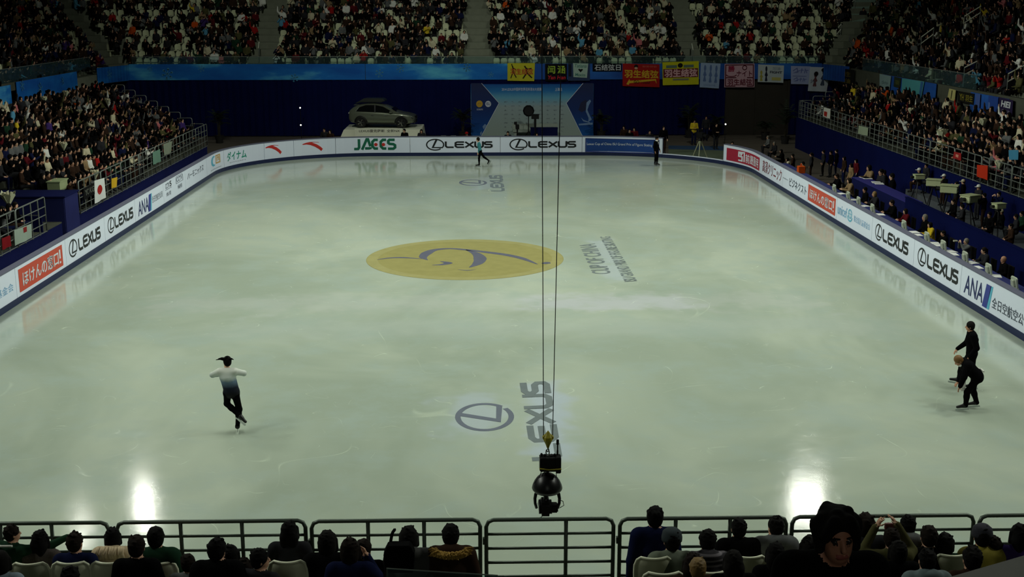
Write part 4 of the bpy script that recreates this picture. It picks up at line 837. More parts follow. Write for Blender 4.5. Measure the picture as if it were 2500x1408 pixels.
# --- potted palms
LEAF = mat('palm_leaf', (22, 34, 18), .7, var=.3); POT = mat('pot_dark', (26, 24, 22), .8)
def palm(loc, h, label, seed):
    q = random.Random(seed); r = empty('potted_palm', loc, label, 'plant', 'dark palms along the far drapes')
    MB().lathe([(.22, -.061), (.30, .45), (.33, .47), (.29, .47), (.27, .40)], 14).build('pot', POT, r)
    tk = MB()
    for k in range(5): tk.tube([(.05 * math.cos(k), .05 * math.sin(k), .4), (.12 * math.cos(k * 1.3), .12 * math.sin(k * 1.3), h * .6)], .03, 6, .018)
    tk.build('stem', mat('palm_stem', (40, 36, 22), .9), r)
    fr = MB()
    for k in range(26):
        a = q.uniform(0, 6.283); ln = q.uniform(.45, .8); z0 = h * q.uniform(.42, .72); up = q.uniform(.3, 1.0); P = []
        for i in range(7): t = i / 6; P.append(Vector((math.cos(a) * ln * t, math.sin(a) * ln * t, z0 + up * t * h * .38 - .55 * t * t * ln)))
        sd = Vector((-math.sin(a), math.cos(a), 0))
        for i in range(1, 7):
            for s_ in (-1, 1):
                L = .26 * (1 - .5 * i / 7); d = (P[i] - P[i - 1]).normalized(); e = P[i] + sd * s_ * L + d * L * .7 - Vector((0, 0, L * .5)); n_ = d * .045
                fr.add([P[i] - n_, P[i] + n_, e], [(0, 1, 2)])
        fr.tube(P, .012, 4, .004)
    o = fr.build('fronds', LEAF, r); return r
for (x, y_, h, lab, sd) in ((535, 38, 2.6, 'dark palm by the end of the left stand', 1), (1130, 40, 2.4, 'dark palm just left of the backdrop', 2), (1468, 40, 2.1, 'dark palm just right of the backdrop', 3), (1682, 40.5, 2.6, 'dark palm behind the person in the yellow jacket', 4), (1917, 36.5, 3.0, 'tall dark palm by the end of the right stand', 5), (1868, 39, 1.6, 'shorter dark palm beside the tall one at the right stand', 6), (1748, 40.5, 1.9, 'dark palm in front of the brown shutter', 7)):
    p = on_y(x, 330, y_); palm((p.x, y_, 0), h, lab, sd)
LAMPM = bpy.data.materials.new('lamp_glow'); LAMPM.use_nodes = True; _e = LAMPM.node_tree.nodes['Principled BSDF']; _e.inputs['Emission Color'].default_value = (1, 1, .9, 1); _e.inputs['Emission Strength'].default_value = 1.6
# --- small lamps hung on thin poles
for x, y0, y1, Y, lab in ((733, 263, 305, 40.5, 'thin pole with two tiny white lamps, left of the car'), (1771, 303, 303, 36, 'thin pole with one tiny white lamp before the brown shutter')):
    p, q = on_y(x, y0, Y), on_y(x, y1, Y); r = empty('lamp_pole', (p.x, Y, 0), lab, 'lamp'); MB().tube([(0, 0, -.061), (0, 0, p.z + .1)], .02, 6).build('pole', BLACK, r)
    for z in {p.z, q.z}: MB().lathe([(.02, -.05), (.055, -.02), (.055, .03), (.02, .05)], 10, Matrix.Translation((0, -.05, z)) @ Matrix.Rotation(math.pi / 2, 4, 'X')).build('bulb', LAMPM, r)
# --- people standing and sitting behind the far boards (only heads and shoulders clear the boards)
def by_head(x, y, Y, pose='stand'):
    """floor point of a figure whose head shows at this pixel, at depth y = Y; the figure is scaled if the floor would not fit"""
    p = on_y(x, y, Y); hz = POSES[pose]['head'][2]; return (p.x, Y, p.z - hz)
crew = [(792, 317, 34.5, 'sit', 'charcoal', 'short', 'person in a charcoal top behind the far boards, left of the display platform'), (807, 321, 33.6, 'sit', 'dark brown', 'bob', 'person in brown beside the one in charcoal, left of the display platform'),
 (988, 319, 34, 'sit', 'black', 'short', 'person in black sitting against the front of the display platform'), (1029, 320, 35, 'sit', 'charcoal', 'bob', 'person in charcoal sitting at the right end of the display platform'),
 (1240, 325, 36.5, 'sit', 'black', 'short', 'person in black sitting below the pale backdrop'), (1310, 328, 36, 'sit', 'tan', 'bob', 'person in tan bent over the navy desk'),
 (1524, 311, 36, 'sit', 'dark brown', 'bob', 'person in brown at the far drapes, first of the row right of the backdrop'), (1537, 319, 34, 'sit', 'black', 'short', 'person in black, second of the row right of the backdrop'), (1549, 315, 34.9, 'sit', 'maroon', 'bob', 'person in maroon, third of the row right of the backdrop'), (1586, 322, 34, 'sit', 'charcoal', 'short', 'person in charcoal behind the blue panel board'),
 (1620, 322, 31.6, 'stand', 'black', 'short', 'person in black standing at the end of the far boards by the open gate'), (1695, 301, 36, 'photo2', 'yellow', 'short', 'person in a yellow jacket standing beyond the open gate'), (1748, 317, 33.5, 'fold', 'black', 'short', 'person in a black suit standing by the tripod at the open gate'),
 (1723, 320, 38.5, 'stand', 'charcoal', 'short', 'person in charcoal standing behind the tripod beyond the gate'), (1788, 350, 30.5, 'sit', 'black', 'short', 'person in black behind the start of the crimson board')]
POSES['photo2'] = POSES['fold']
for x, y, Y, ps, tp, hr, lab in crew:
    f = by_head(x, y, Y, ps); person((f[0], f[1], max(f[2], -.061) if ps != 'sit' else f[2]), math.pi + R.uniform(-.5, .5), lab, ps, tp, hair=hr)
for x, y, Y, lab in ((1083, 330, 33, 'grey chair back behind the far boards, left of the red cap'), (1107, 330, 33, 'grey chair back behind the far boards, nearer the red cap')):
    p = on_y(x, y, Y); r = empty('folding_chair', (p.x, Y, 0), lab, 'chair'); MB().box((-.22, -.2, .42), (.22, .2, .46)).build('seat', STEEL, r); MB().tube([(-.24, -.22, -.06), (-.24, -.22, .8), (-.15, -.22, p.z), (.15, -.22, p.z), (.24, -.22, .8), (.24, -.22, -.06)], .016, 6).build('back_frame', STEEL, r); MB().box((-.2, -.235, p.z - .3), (.2, -.2, p.z - .03)).build('backrest', mat('chair_grey', (110, 114, 112), .6), r)
    for sx in (-.22, .22): MB().tube([(sx, .2, .44), (sx, .24, -.06)], .014, 6).build('leg', STEEL, r)
p = on_y(1140, 325, 34.5); person((p.x, 34.5, p.z - 1.24), math.pi - .3, 'person wearing a red cap behind the far boards, left of the backdrop', 'sit', 'maroon', cap='red')
# broadcast camera on its pale tripod at the gate
p = on_z(1708, 384, 0); tv = empty('broadcast_camera', (p.x, p.y, 0), 'broadcast camera on a pale tripod in the open gate', 'camera', rz=.35)
for k in range(3): a = 2.0 + k * 2.094; MB().tube([(.06 * math.cos(a), .06 * math.sin(a), 1.02), (.52 * math.cos(a), .52 * math.sin(a), -.04)], .035, 8).build('tripod_leg', mat('tripod_pale', (170, 174, 140), .5), tv)
MB().lathe([(.09, 1.0), (.11, 1.08), (.08, 1.2)], 12).build('pan_head', BLACK, tv); MB().box((-.13, -.45, 1.2), (.13, .3, 1.55)).build('camera_body', BLACK, tv, bevel=.03)
MB().lathe([(.09, 0), (.10, .35), (.13, .42)], 12, Matrix.Translation((0, -.45, 1.38)) @ Matrix.Rotation(math.pi / 2, 4, 'X')).build('lens', BLACK, tv); MB().box((-.09, .05, 1.56), (.2, .2, 1.72)).build('viewfinder', BLACK, tv); MB().tube([(0, .2, 1.15), (.1, .75, .95)], .018, 6).build('pan_bar', BLACK, tv)
# --- banners hung over the parapet
CLM = {}
def cl(c):
    if c not in CLM: CLM[c] = mat('banner_cloth_%d_%d_%d' % c, c, .85, var=.08, scale=3, spec=.1)
    return CLM[c]
def hang(label, tl, tr, br, bl, c, prints, plane=('y', BY - .16), name='fan_banner', layer=0, group='fan banners over the upper parapet'):
    """a cloth hung from its top edge, corners given as picture points on the parapet plane; prints are (flat, u0, u1, v0, v1, colour)"""
    ax, at = plane; at = at - .035 * layer if ax == 'y' else at; f = (lambda q: on_y(*q, at)) if ax == 'y' else (lambda q: on_x(*q, at))
    A, B, C_, D = [f(q) for q in (bl, br, tr, tl)]; nn = Vector((0, -1, 0)) if ax == 'y' else Vector((-1 if at > 0 else 1, 0, 0)); ph = R.uniform(0, 6)
    def P(u, v, d): q = A * (1 - u) * (1 - v) + B * u * (1 - v) + C_ * u * v + D * (1 - u) * v; return q + nn * (d + .02 * (1 - v) * math.sin(u * 9 + ph))
    N_ = 10; vs, fs = [], []
    for i in range(N_ + 1):
        for v, d in ((0, .012), (1, .012), (1, 0), (0, 0)): vs.append(P(i / N_, v, d))
    for i in range(N_): fs += [(4 * i + a, 4 * i + (a + 1) % 4, 4 * i + 4 + (a + 1) % 4, 4 * i + 4 + a) for a in range(4)]
    fs += [(3, 2, 1, 0), (4 * N_, 4 * N_ + 1, 4 * N_ + 2, 4 * N_ + 3)]
    o = MB().add(vs, fs).build(name, cl(c)); tag(o, label, 'banner', group)
    for i, (g, u0, u1, v0, v1, pc) in enumerate(prints): MB().add([P(u0 + a * (u1 - u0), v0 + b * (v1 - v0), .020 + .004 * i) for a, b in g[0]], g[1]).build('banner_print', cl(pc), o)
    return o
def dancer(k): return join_flat(strokes([[(.3, 1), (.45, .72), (.5, .45)], [(.5, .45), (.2, .0)], [(.5, .45), (.9, .05)], [(.45, .72), (.85, .6 + .2 * k)]], .09, .8), fit(dot, .38, .52, .72, .86))
def mini(): return join_flat(strokes([[(.5, .62), (.5, .3)], [(.5, .3), (.35, 0)], [(.5, .3), (.66, 0)], [(.3, .35), (.5, .58), (.72, .35)]], .16, .7), fit(dot, .3, .7, .62, 1))
RB = rect_flat(6)
hang('yellow banner with two dark dancers and red characters on the back parapet', (1239, 154), (1306, 154), (1304, 198), (1239, 197), (178, 172, 44), [(dancer(0), .06, .36, .14, .95, (40, 36, 28)), (dancer(1), .48, .96, .14, .85, (40, 36, 28)), (text_flat('羽生结弦', .03), .1, .95, .36, .70, (168, 62, 40))])
hang('black banner with green characters above red script on the back parapet', (1331, 156), (1384, 156), (1384, 197), (1331, 197), (16, 16, 20), [(text_flat('闫', .03), .12, .46, .42, .90, (150, 176, 60)), (text_flat('涵', .03), .56, .92, .42, .90, (150, 176, 60)), (text_flat('Yan Han', .03, .2), .12, .94, .08, .32, (176, 40, 50))])
hang('slate blue cloth behind the pale green kerchief on the back parapet', (1386.5, 155), (1440, 155), (1440, 197), (1386.5, 197), (44, 58, 88), [(RB, .03, .16, .25, .97, (22, 26, 40))])
hang('pale green kerchief with a black heart hung over the slate cloth', (1399, 154), (1436, 155), (1433, 190), (1400, 188), (150, 172, 160), [(text_flat('Tatiana', .01, .2), .1, .9, .70, .94, (60, 110, 100)), (poly_flat([(.5, 0), (1, .75), (.8, 1), (.5, .8), (.2, 1), (0, .75)]), .34, .68, .36, .62, (24, 24, 26)), (text_flat('Maxim', .01, .2), .12, .86, .08, .30, (60, 110, 100))], layer=1)
hang('narrow black strip with white brushed characters on the back parapet', (1447, 155), (1518, 155), (1518, 174), (1447, 174), (14, 16, 24), [(text_flat('石结弦日', .02), .06, .96, .1, .9, (190, 194, 196))])
hang('red banner with large yellow characters and a ribbon on the back parapet', (1520, 155), (1610, 157), (1610, 213), (1520, 210), (150, 28, 26), [(text_flat('羽生结弦', .04), .05, .97, .38, .74, (196, 158, 44)), (poly_flat([(.0, .1), (.08, .0), (.1, .25), (.95, .75), (1, .3), (.98, 1), (.12, .62), (.1, .9)]), .1, .92, .06, .36, (196, 158, 44)), (text_flat('GO YUZU', .02), .3, .74, .14, .27, (60, 30, 20)), (fit(dot, 0, 1, 0, 1), .31, .42, .80, .97, (24, 18, 18)), (fit(dot, 0, 1, 0, 1), .32, .41, .76, .86, (190, 150, 120)), (text_flat('GO GO GO GO'), .54, .92, .86, .93, (200, 110, 90))])
hang('yellow banner with large pink outlined characters on the back parapet', (1617, 152), (1706, 149), (1706, 206), (1618, 208), (184, 180, 30), [(RB, .02, .98, .32, .70, (96, 38, 44)), (text_flat('羽生结弦', .05), .05, .96, .34, .69, (206, 160, 162)), (RB, .10, .40, .74, .86, (88, 106, 96)), (RB, .58, .86, .74, .86, (88, 106, 96)), (fit(dot, 0, 1, 0, 1), .42, .56, .74, .94, (22, 22, 22)), (RB, .28, .72, .2, .28, (120, 120, 96))])
hang('pale blue sheet with three faint blue figures on the back parapet', (1711, 153), (1759, 155), (1755, 216), (1708, 213), (138, 156, 184), [(mini(), .08, .38, .25, .92, (84, 104, 146)), (mini(), .38, .66, .22, .94, (84, 104, 146)), (mini(), .66, .95, .22, .92, (84, 104, 146)), (text_flat('ILOVE SKATING'), .2, .8, .08, .14, (96, 112, 150))])
def hand_scrawl(): return join_flat(strokes([[(.05, .5), (.3, .9), (.35, .3), (.1, .2), (.5, .6)], [(.55, .2), (.6, .9)], [(.52, .6), (.7, .62)], [(.75, .15), (.8, .8), (.9, .2)], [(.85, .6), (1, .62)]], .12, 2.2))
hang('pink banner framed in maroon with brushed writing on the back parapet', (1769, 156), (1842, 155), (1842, 213), (1768, 213), (178, 142, 152), [(strokes([[(0, 0), (1, 0), (1, 1), (0, 1), (0, 0)], [(0, .4), (1, .4)]], .045, 1.3), .04, .96, .05, .95, (74, 24, 36)), (text_flat('羽生結弦', .03), .1, .92, .08, .36, (92, 26, 42)), (text_flat('勝', .04), .12, .34, .66, .92, (140, 28, 60)), (strokes([arc(.5, .5, .5, .5, 0, 350, 14)], .2), .60, .74, .74, .92, (74, 24, 36)), (text_flat('ナイト', .02), .40, .92, .46, .70, (92, 26, 42)), (strokes([arc(.5, .5, .48, .5, 180, 360, 12)], .2, 2), .06, .40, .46, .62, (92, 26, 42))])
hang('white banner with a dark suited cartoon figure and yellow blocks on the back parapet', (1851, 157), (1914, 160), (1912, 202), (1850, 200), (168, 176, 178), [(mini(), .02, .24, .06, .66, (150, 142, 66)), (mini(), .22, .42, .06, .92, (26, 30, 46)), (text_flat('FIGHT', .03), .46, .94, .52, .66, (40, 44, 58)), (RB, .54, .90, .12, .30, (172, 164, 92)), (text_flat('加油'), .56, .86, .72, .90, (110, 126, 140))])
hang('lavender sheet with faint blue drawings on the back parapet', (1931, 161), (1979, 162), (1977, 206), (1931, 205), (142, 150, 184), [(hand_scrawl(), .06, .9, .55, .92, (92, 100, 150)), (hand_scrawl(), .1, .8, .1, .4, (92, 100, 150)), (RB, .08, .8, .44, .47, (92, 100, 150))])
hang('white sheet with two dark haired cartoon figures on the back parapet', (1978, 163), (2028, 165), (2018, 224), (1972, 222), (166, 172, 180), [(mini(), .12, .52, .2, .78, (96, 60, 62)), (mini(), .5, .92, .25, .96, (58, 66, 84)), (fit(dot, 0, 1, 0, 1), .22, .44, .62, .82, (22, 20, 22)), (fit(dot, 0, 1, 0, 1), .56, .82, .80, .98, (22, 20, 22)), (hand_scrawl(), .06, .3, .3, .5, (80, 86, 100))], layer=1)
XR = ('x', 24.98)
hang('black cloth with faint yellow characters at the corner of the parapet', (2046, 166), (2086, 171), (2084, 211), (2046, 206), (20, 20, 18), [(text_flat('羽生', .02), .2, .8, .55, .85, (110, 96, 40)), (text_flat('加油', .02), .2, .8, .14, .44, (110, 96, 40))], XR)
hang('pale grey green sheet on the right side parapet', (2148, 180), (2176, 186), (2172, 222), (2147, 214), (122, 146, 146), [(hand_scrawl(), .2, .8, .3, .6, (90, 112, 114))], XR)
hang('dark olive flag beside the pale sheet on the right side parapet', (2184, 187), (2200, 191), (2197, 216), (2182, 211), (40, 48, 34), [(text_flat('羽', .02), .2, .8, .3, .7, (90, 96, 50))], XR)
hang('large teal sheet on the right side parapet', (2203, 191), (2257, 199), (2250, 240), (2200, 226), (74, 142, 146), [(RB, .86, .97, .05, .97, (52, 96, 140))], XR)
hang('cream shirt hung over the right side rail', (2318, 216), (2334, 220), (2330, 247), (2314, 241), (168, 160, 104), [(RB, .42, .56, .1, .9, (60, 56, 40))], XR)
hang('black cloth with yellow marks beside the cream shirt', (2340, 222), (2379, 229), (2376, 256), (2338, 248), (22, 22, 18), [(text_flat('YH', .02), .1, .4, .2, .8, (120, 110, 40)), (text_flat('羽生', .02), .5, .95, .2, .8, (120, 110, 40))], XR)
hang('narrow light blue flag on the right side rail', (2382, 228), (2394, 230), (2392, 264), (2381, 260), (62, 84, 140), [], XR)
hang('deep blue flag on the right side rail beside the purple banner', (2414, 234), (2438, 237), (2434, 280), (2412, 272), (34, 62, 130), [(RB, .02, .2, .02, .6, (70, 96, 150))], XR)
hang('purple banner with white letters at the right edge of the upper parapet', (2440, 237), (2474, 245), (2472, 284), (2438, 276), (36, 28, 58), [(text_flat('HEI', .04, .15), .15, .85, .45, .85, (176, 180, 184)), (hand_scrawl(), .2, .8, .1, .35, (110, 104, 116))], XR)
# ---------------------------------------------------------------- right side: judges' row along the boards, second desk, platform with cameras
TBL = mat('table_cloth_blue', (26, 34, 92), .85, var=.2)
mon_px = [(2038, 462), (2072, 481), (2097, 495), (2131, 514), (2208, 554), (2264, 582), (2304, 604), (2357, 633), (2414, 664), (2477, 696)]
MONM = mat('monitor_pale', (176, 184, 166), .5)
tbl = empty('judges_table', (16.1, 2.5, 0), 'long blue draped table right behind the right side boards', 'table')
MB().box((-.72, -17, .86), (.05, 16.5, .91)).build('table_top', TBL, tbl); MB().box((-.02, -16.9, -.061), (.03, 16.4, .86)).build('table_skirt', TBL, tbl)
for x in (-.65,):
    for y in range(-16, 17, 4): MB().box((x, y - .03, -.061), (x + .06, y + .03, .86)).build('leg', BLACK, tbl)
first = None
for i, (x, y) in enumerate(mon_px):
    p = on_x(x, y, 15.75); lab = f'pale desk monitor, {ordw(i + 1)} from the far end of the blue draped table'
    if first is None:
        r = empty('monitor', (0, 0, 0), lab, 'monitor', 'pale monitors on the long blue table')
        MB().prism([(-.19, .04), (.19, .04), (.20, .34), (.15, .38), (-.15, .38), (-.20, .34)], -.025, .03, Matrix.Rotation(math.radians(-80), 4, 'X') @ Matrix.Rotation(math.pi, 4, 'X')).build('screen_shell', MONM, r, bevel=.012)
        MB().prism([(-.12, .1), (.12, .1), (.1, .3), (-.1, .3)], .03, .09, Matrix.Rotation(math.radians(-80), 4, 'X') @ Matrix.Rotation(math.pi, 4, 'X')).build('rear_bulge', MONM, r, bevel=.015)
        MB().box((-.03, -.03, 0), (.03, .03, .1)).box((-.12, -.08, 0), (.12, .08, .015)).build('stand', MONM, r); first = r
        for o in r.children:
            if o.name.startswith(('screen', 'rear')): pass
    else: r = copy_tree(first); r['label'] = lab
    r.location = (15.78, p.y, .91); r.rotation_euler = (0, 0, -math.pi / 2)
for i, (x, y) in enumerate([(2056, 472), (2085, 487), (2112, 502), (2150, 523), (2234, 566), (2240, 573), (2282, 593), (2292, 598), (2322, 613), (2327, 620), (2372, 640), (2385, 652), (2432, 673)]):
    p = on_z(x, y, .93); o = MB().box((-.15, -.21, 0), (.15, .21, .02)).build('paper_sheaf', WHITE, None, loc=(max(15.62, min(15.95, p.x)), p.y, .912), rz=R.uniform(-.4, .4)); tag(o, f'white paper sheaf, {ordw(i + 1)} from the far end of the blue draped table', 'paper', 'papers on the long blue table')
jud = [(2044, 430, 'black', 'short', 'desk'), (2075, 441, 'tan', 'bob', 'desk'), (2108, 463, 'black', 'short', 'sit'), (2136, 474, 'charcoal', 'bob', 'desk'), (2179, 495, 'black', 'short', 'desk'), (2211, 516, 'maroon', 'bob', 'desk'), (2254, 531, 'black', 'bob', 'sit'), (2271, 549, 'yellow', 'bob', 'desk'), (2303, 573, 'black', 'short', 'desk'), (2354, 591, 'grey', 'short', 'photo'), (2403, 612, 'charcoal', 'pony', 'desk'), (2444, 641, 'black', 'short', 'sit')]
CHR = None
for i, (x, y, c, h, ps) in enumerate(jud):
    p = on_x(x, y, 16.78 + (.12 if i % 2 else 0)); hz = POSES[ps]['head'][2]; s = min(1.12, max(.9, p.z / hz))
    person((p.x + .12, p.y, max(p.z - hz * s, -.06)), math.pi / 2, f'judge in {c} at the long blue table, {ordw(i + 1)} from its far end', ps, c, hair=h, hairm=HAIRS[3] if i in (6, 9) else HAIRS[4] if i == 3 else SKINS[1] if i == 11 else None, s=s, group=None)
    r = empty('chair', (p.x + .14, p.y, -.061), f'dark chair under the {ordw(i + 1)} judge from the far end', 'chair', 'chairs behind the long blue table') if CHR is None else copy_tree(CHR)
    if CHR is None:
        CHR = r; MB().box((-.22, -.22, .40), (.22, .22, .45)).build('seat', BLACK, r); MB().box((.2, -.22, .45), (.24, .22, .88)).build('backrest', BLACK, r)
        for a in (-.2, .2):
            for b in (-.2, .2): MB().tube([(a, b, 0), (a, b, .41)], .015, 6).build('leg', STEEL, r)
    r.location = (p.x + .14, p.y, -.061); r['label'] = f'dark chair under the {ordw(i + 1)} judge from the far end'
b = bpy.data.objects.new('binoculars', MB().tube([(0, -.035, 0), (-.13, -.035, .0)], .03).tube([(0, .035, 0), (-.13, .035, 0)], .03).box((-.09, -.03, -.015), (-.03, .03, .015)).build('tmp', mat('binocular_pale', (170, 168, 150), .4)).data)
bpy.data.objects.remove(bpy.data.objects['tmp']); COL.objects.link(b); p = on_x(2337, 588, 16.6); b.location = p; tag(b, 'pale binoculars held by the judge in grey', 'binoculars')
# people at the far corner of the table, beside the curve of the boards
grp = [(1875, 361, 18.0, 'grey', 'short', 'sit', 'person in grey with white hair behind the curve of the right boards'), (1891, 368, 17.6, 'charcoal', 'bob', 'sit', 'person in charcoal beside the white haired one at the curve'), (1912, 379, 17.2, 'black', 'bob', 'desk', 'person in black leaning over the boards at the curve'), (1928, 395, 16.6, 'cream', 'bob', 'desk', 'person in cream behind the maroon lettering board'), (1937, 389, 17.2, 'dark brown', 'short', 'sit', 'person in brown behind the one in cream'), (1962, 413, 16.9, 'olive', 'short', 'sit', 'person in olive behind the slate lettering board'), (1980, 408, 17.6, 'charcoal', 'pony', 'stand', 'person in charcoal standing behind the slate lettering board'),
       (2011, 381, 18.6, 'charcoal', 'short', 'stand', 'first of the dark standing group behind the judges, nearest the curve'), (2029, 386, 18.9, 'black', 'short', 'stand', 'second of the dark standing group, in black with a white collar'), (2043, 378, 19.4, 'black', 'short', 'stand', 'third of the dark standing group, farthest back'), (2062, 391, 18.9, 'dark brown', 'bob', 'stand', 'fourth of the dark standing group, in brown'), (2079, 404, 18.4, 'tan', 'long', 'stand', 'fifth of the standing group, in tan with long hair'), (2091, 397, 19.2, 'maroon', 'bob', 'stand', 'last of the standing group, in maroon'),
       (2130, 410, 18.7, 'tan', 'bob', 'desk', 'official in tan at the second desk'), (2154, 420, 18.8, 'charcoal', 'short', 'sit', 'official in charcoal at the second desk'), (2166, 422, 19.35, 'dark brown', 'short', 'desk', 'official in brown at the second desk'), (2181, 431, 18.8, 'black', 'short', 'sit', 'official in black at the near end of the second desk')]
for x, y, X, c, h, ps, lab in grp:
    p = on_x(x, y, X); hz = POSES[ps]['head'][2]; s = min(1.2, max(.85, p.z / hz)); person((p.x, p.y, max(p.z - hz * s, -.061)), math.pi / 2 + R.uniform(-.4, .4), lab, ps, c, hair=h, s=s, hairm=HAIRS[3] if 'white haired' in lab or 'white hair' in lab else None)
p = on_x(1988, 432, 16.6); o = MB().box((-.16, -.2, 0), (.16, .2, .34)).tube([(0, -.1, .34), (0, -.08, .45), (0, .08, .45), (0, .1, .34)], .018, 6).build('bag', CLOTH['orange'], None, bevel=.0, loc=(15.9, p.y, .912)); tag(o, 'bright orange bag on the far end of the blue draped table', 'bag')
# second desk with a navy front, its purple top, papers; then the low navy barrier of the camera platform
dk = on_x(2080, 425, 17.7); de = on_x(2213, 470, 17.7); y0, y1 = de.y, dk.y
d2 = empty('officials_desk', (18.0, (y0 + y1) / 2, 0), 'navy draped second desk behind the judges, purple top showing', 'desk')
hw = (y1 - y0) / 2; MB().box((-.3, -hw, 1.02), (.45, hw, 1.06)).build('desk_top', mat('desk_top_purple', (44, 42, 120), .7, var=.1), d2); MB().box((-.32, -hw, -.061), (-.27, hw, 1.05)).build('front_drape', NAVY, d2); MB().box((-.27, hw - .05, -.061), (.45, hw, 1.02)).build('side_drape', NAVY, d2)
for i, (x, y) in enumerate([(2101, 425), (2126, 430), (2129, 435), (2153, 445), (2162, 448)]):
    p = on_z(x, y, 1.07); p.y = min(y1 - .3, max(y0 + .3, p.y)); o = MB().box((-.2, -.25, 0), (.2, .25, .02)).build('paper_sheaf', WHITE, None, loc=(max(17.85, min(18.3, p.x)), p.y, 1.062), rz=R.uniform(-.3, .3)); tag(o, f'white paper sheaf, {ordw(i + 1)} from the far end of the second desk', 'paper', 'papers on the second desk')
struct('floor_camera_platform', MB().box((17.72, -17, -.061), (20.38, y0 - .15, .72)).box((19.8, y0 - .15, -.061), (20.38, y0 + 6, .72)), mat('platform_carpet', (70, 74, 78), .95, var=.35, scale=2.5))
bar = MB().box((17.62, -17, -.061), (17.70, y0 - .15, 1.30)).box((17.59, -17, 1.30), (17.73, y0 - .15, 1.335)).build('barrier', NAVYW); tag(bar, 'long low navy draped barrier in front of the camera platform', 'barrier')
WB = mat('camera_cover_cream', (186, 194, 150), .6, var=.08)
def box_camera(x, y, wpx, label, flip):
    X = 18.75; p = on_x(x, y, X); s = wpx / px_scale(p) / .62; r = empty('covered_camera', (X, p.y, .72), label, 'camera', 'cream covered cameras on the platform', rz=math.pi / 2 + flip)
    h = p.z - .72 - .19 * s; r.scale = (1, 1, 1)
    MB().box((-.30 * s, -.42 * s, h), (.30 * s, .38 * s, h + .34 * s)).build('cover', WB, r, bevel=.02)
    MB().box((-.34 * s, -.46 * s, h + .34 * s), (.34 * s, .42 * s, h + .38 * s)).build('lid', WB, r, bevel=.012)
    MB().lathe([(.1 * s, 0), (.11 * s, .2 * s), (.13 * s, .24 * s)], 12, Matrix.Translation((0, .38 * s, h + .16 * s)) @ Matrix.Rotation(-math.pi / 2, 4, 'X')).build('lens', BLACK, r)
    MB().box((-.2 * s, -.425 * s, h + .1 * s), (.1 * s, -.42 * s - .01, h + .2 * s)).build('side_label', PGREEN, r)
    MB().box((-.08, -.08, h - .1), (.08, .08, h)).build('pan_head', BLACK, r)
    for k in range(3): a = k * 2.094 + .5; MB().tube([(.05 * math.cos(a), .05 * math.sin(a), h - .08), (.42 * math.cos(a), .42 * math.sin(a), .02)], .022, 6).build('tripod_leg', BLACK, r)
for x, y, wp, lab, f in ((2243, 431, 19, 'cream covered camera farthest along the platform', 0), (2280, 445, 27, 'cream covered camera, second from the far end of the platform', -.5), (2317, 460, 31, 'cream covered camera, third from the far end, beside the navy skirt', -.5), (2368, 484, 30, 'cream covered camera turned the other way, fourth from the far end', .5), (2438, 502, 22, 'dark sided cream topped camera nearest on the platform', .3)): box_camera(x, y, wp, lab, f)
ops = [(2247, 416, 20.0, 'black', 'white'), (2262, 409, 20.2, 'charcoal', None), (2306, 431, 19.7, 'black', 'white'), (2336, 457, 19.4, 'charcoal', None), (2353, 448, 19.9, 'black', 'cream'), (2391, 457, 19.8, 'charcoal', 'white'), (2404, 482, 19.3, 'black', None), (2330, 492, 18.3, 'black', None), (2352, 505, 18.2, 'charcoal', None), (2440, 474, 19.9, 'navy', None), (2418, 524, 18.4, 'black', None), (2447, 528, 19.2, 'black', 'cream'), (2482, 545, 19.3, 'charcoal', None), (2470, 566, 18.3, 'dark brown', None), (2496, 540, 19.8, 'dark green', None)]
for i, (x, y, X, c, cap) in enumerate(ops):
    p = on_x(x, y, X); ps = 'shoot' if i % 3 == 0 else 'stand' if i % 3 == 1 else 'fold'; hz = POSES[ps]['head'][2]; h = p.z - .72
    if h < 1.12: ps = 'sit'; hz = POSES[ps]['head'][2]
    s = min(1.15, max(.8, h / hz)); person((p.x, p.y, max(.721, p.z - hz * s)), math.pi / 2 + R.uniform(-.5, .5), f'camera crew member in {c}{" with a " + cap + " cap" if cap else ""}, {ordw(i + 1)} along the platform', ps, c, hair='short', s=s, cap=cap)
p = on_x(2490, 590, 18.4); o = MB().box((-.3, -.45, 0), (.3, .45, .03)).build('board_tray', CLOTH['yellow'], None, loc=(18.4, p.y, .721)); tag(o, 'yellow sheet lying at the near end of the camera platform', 'sheet')
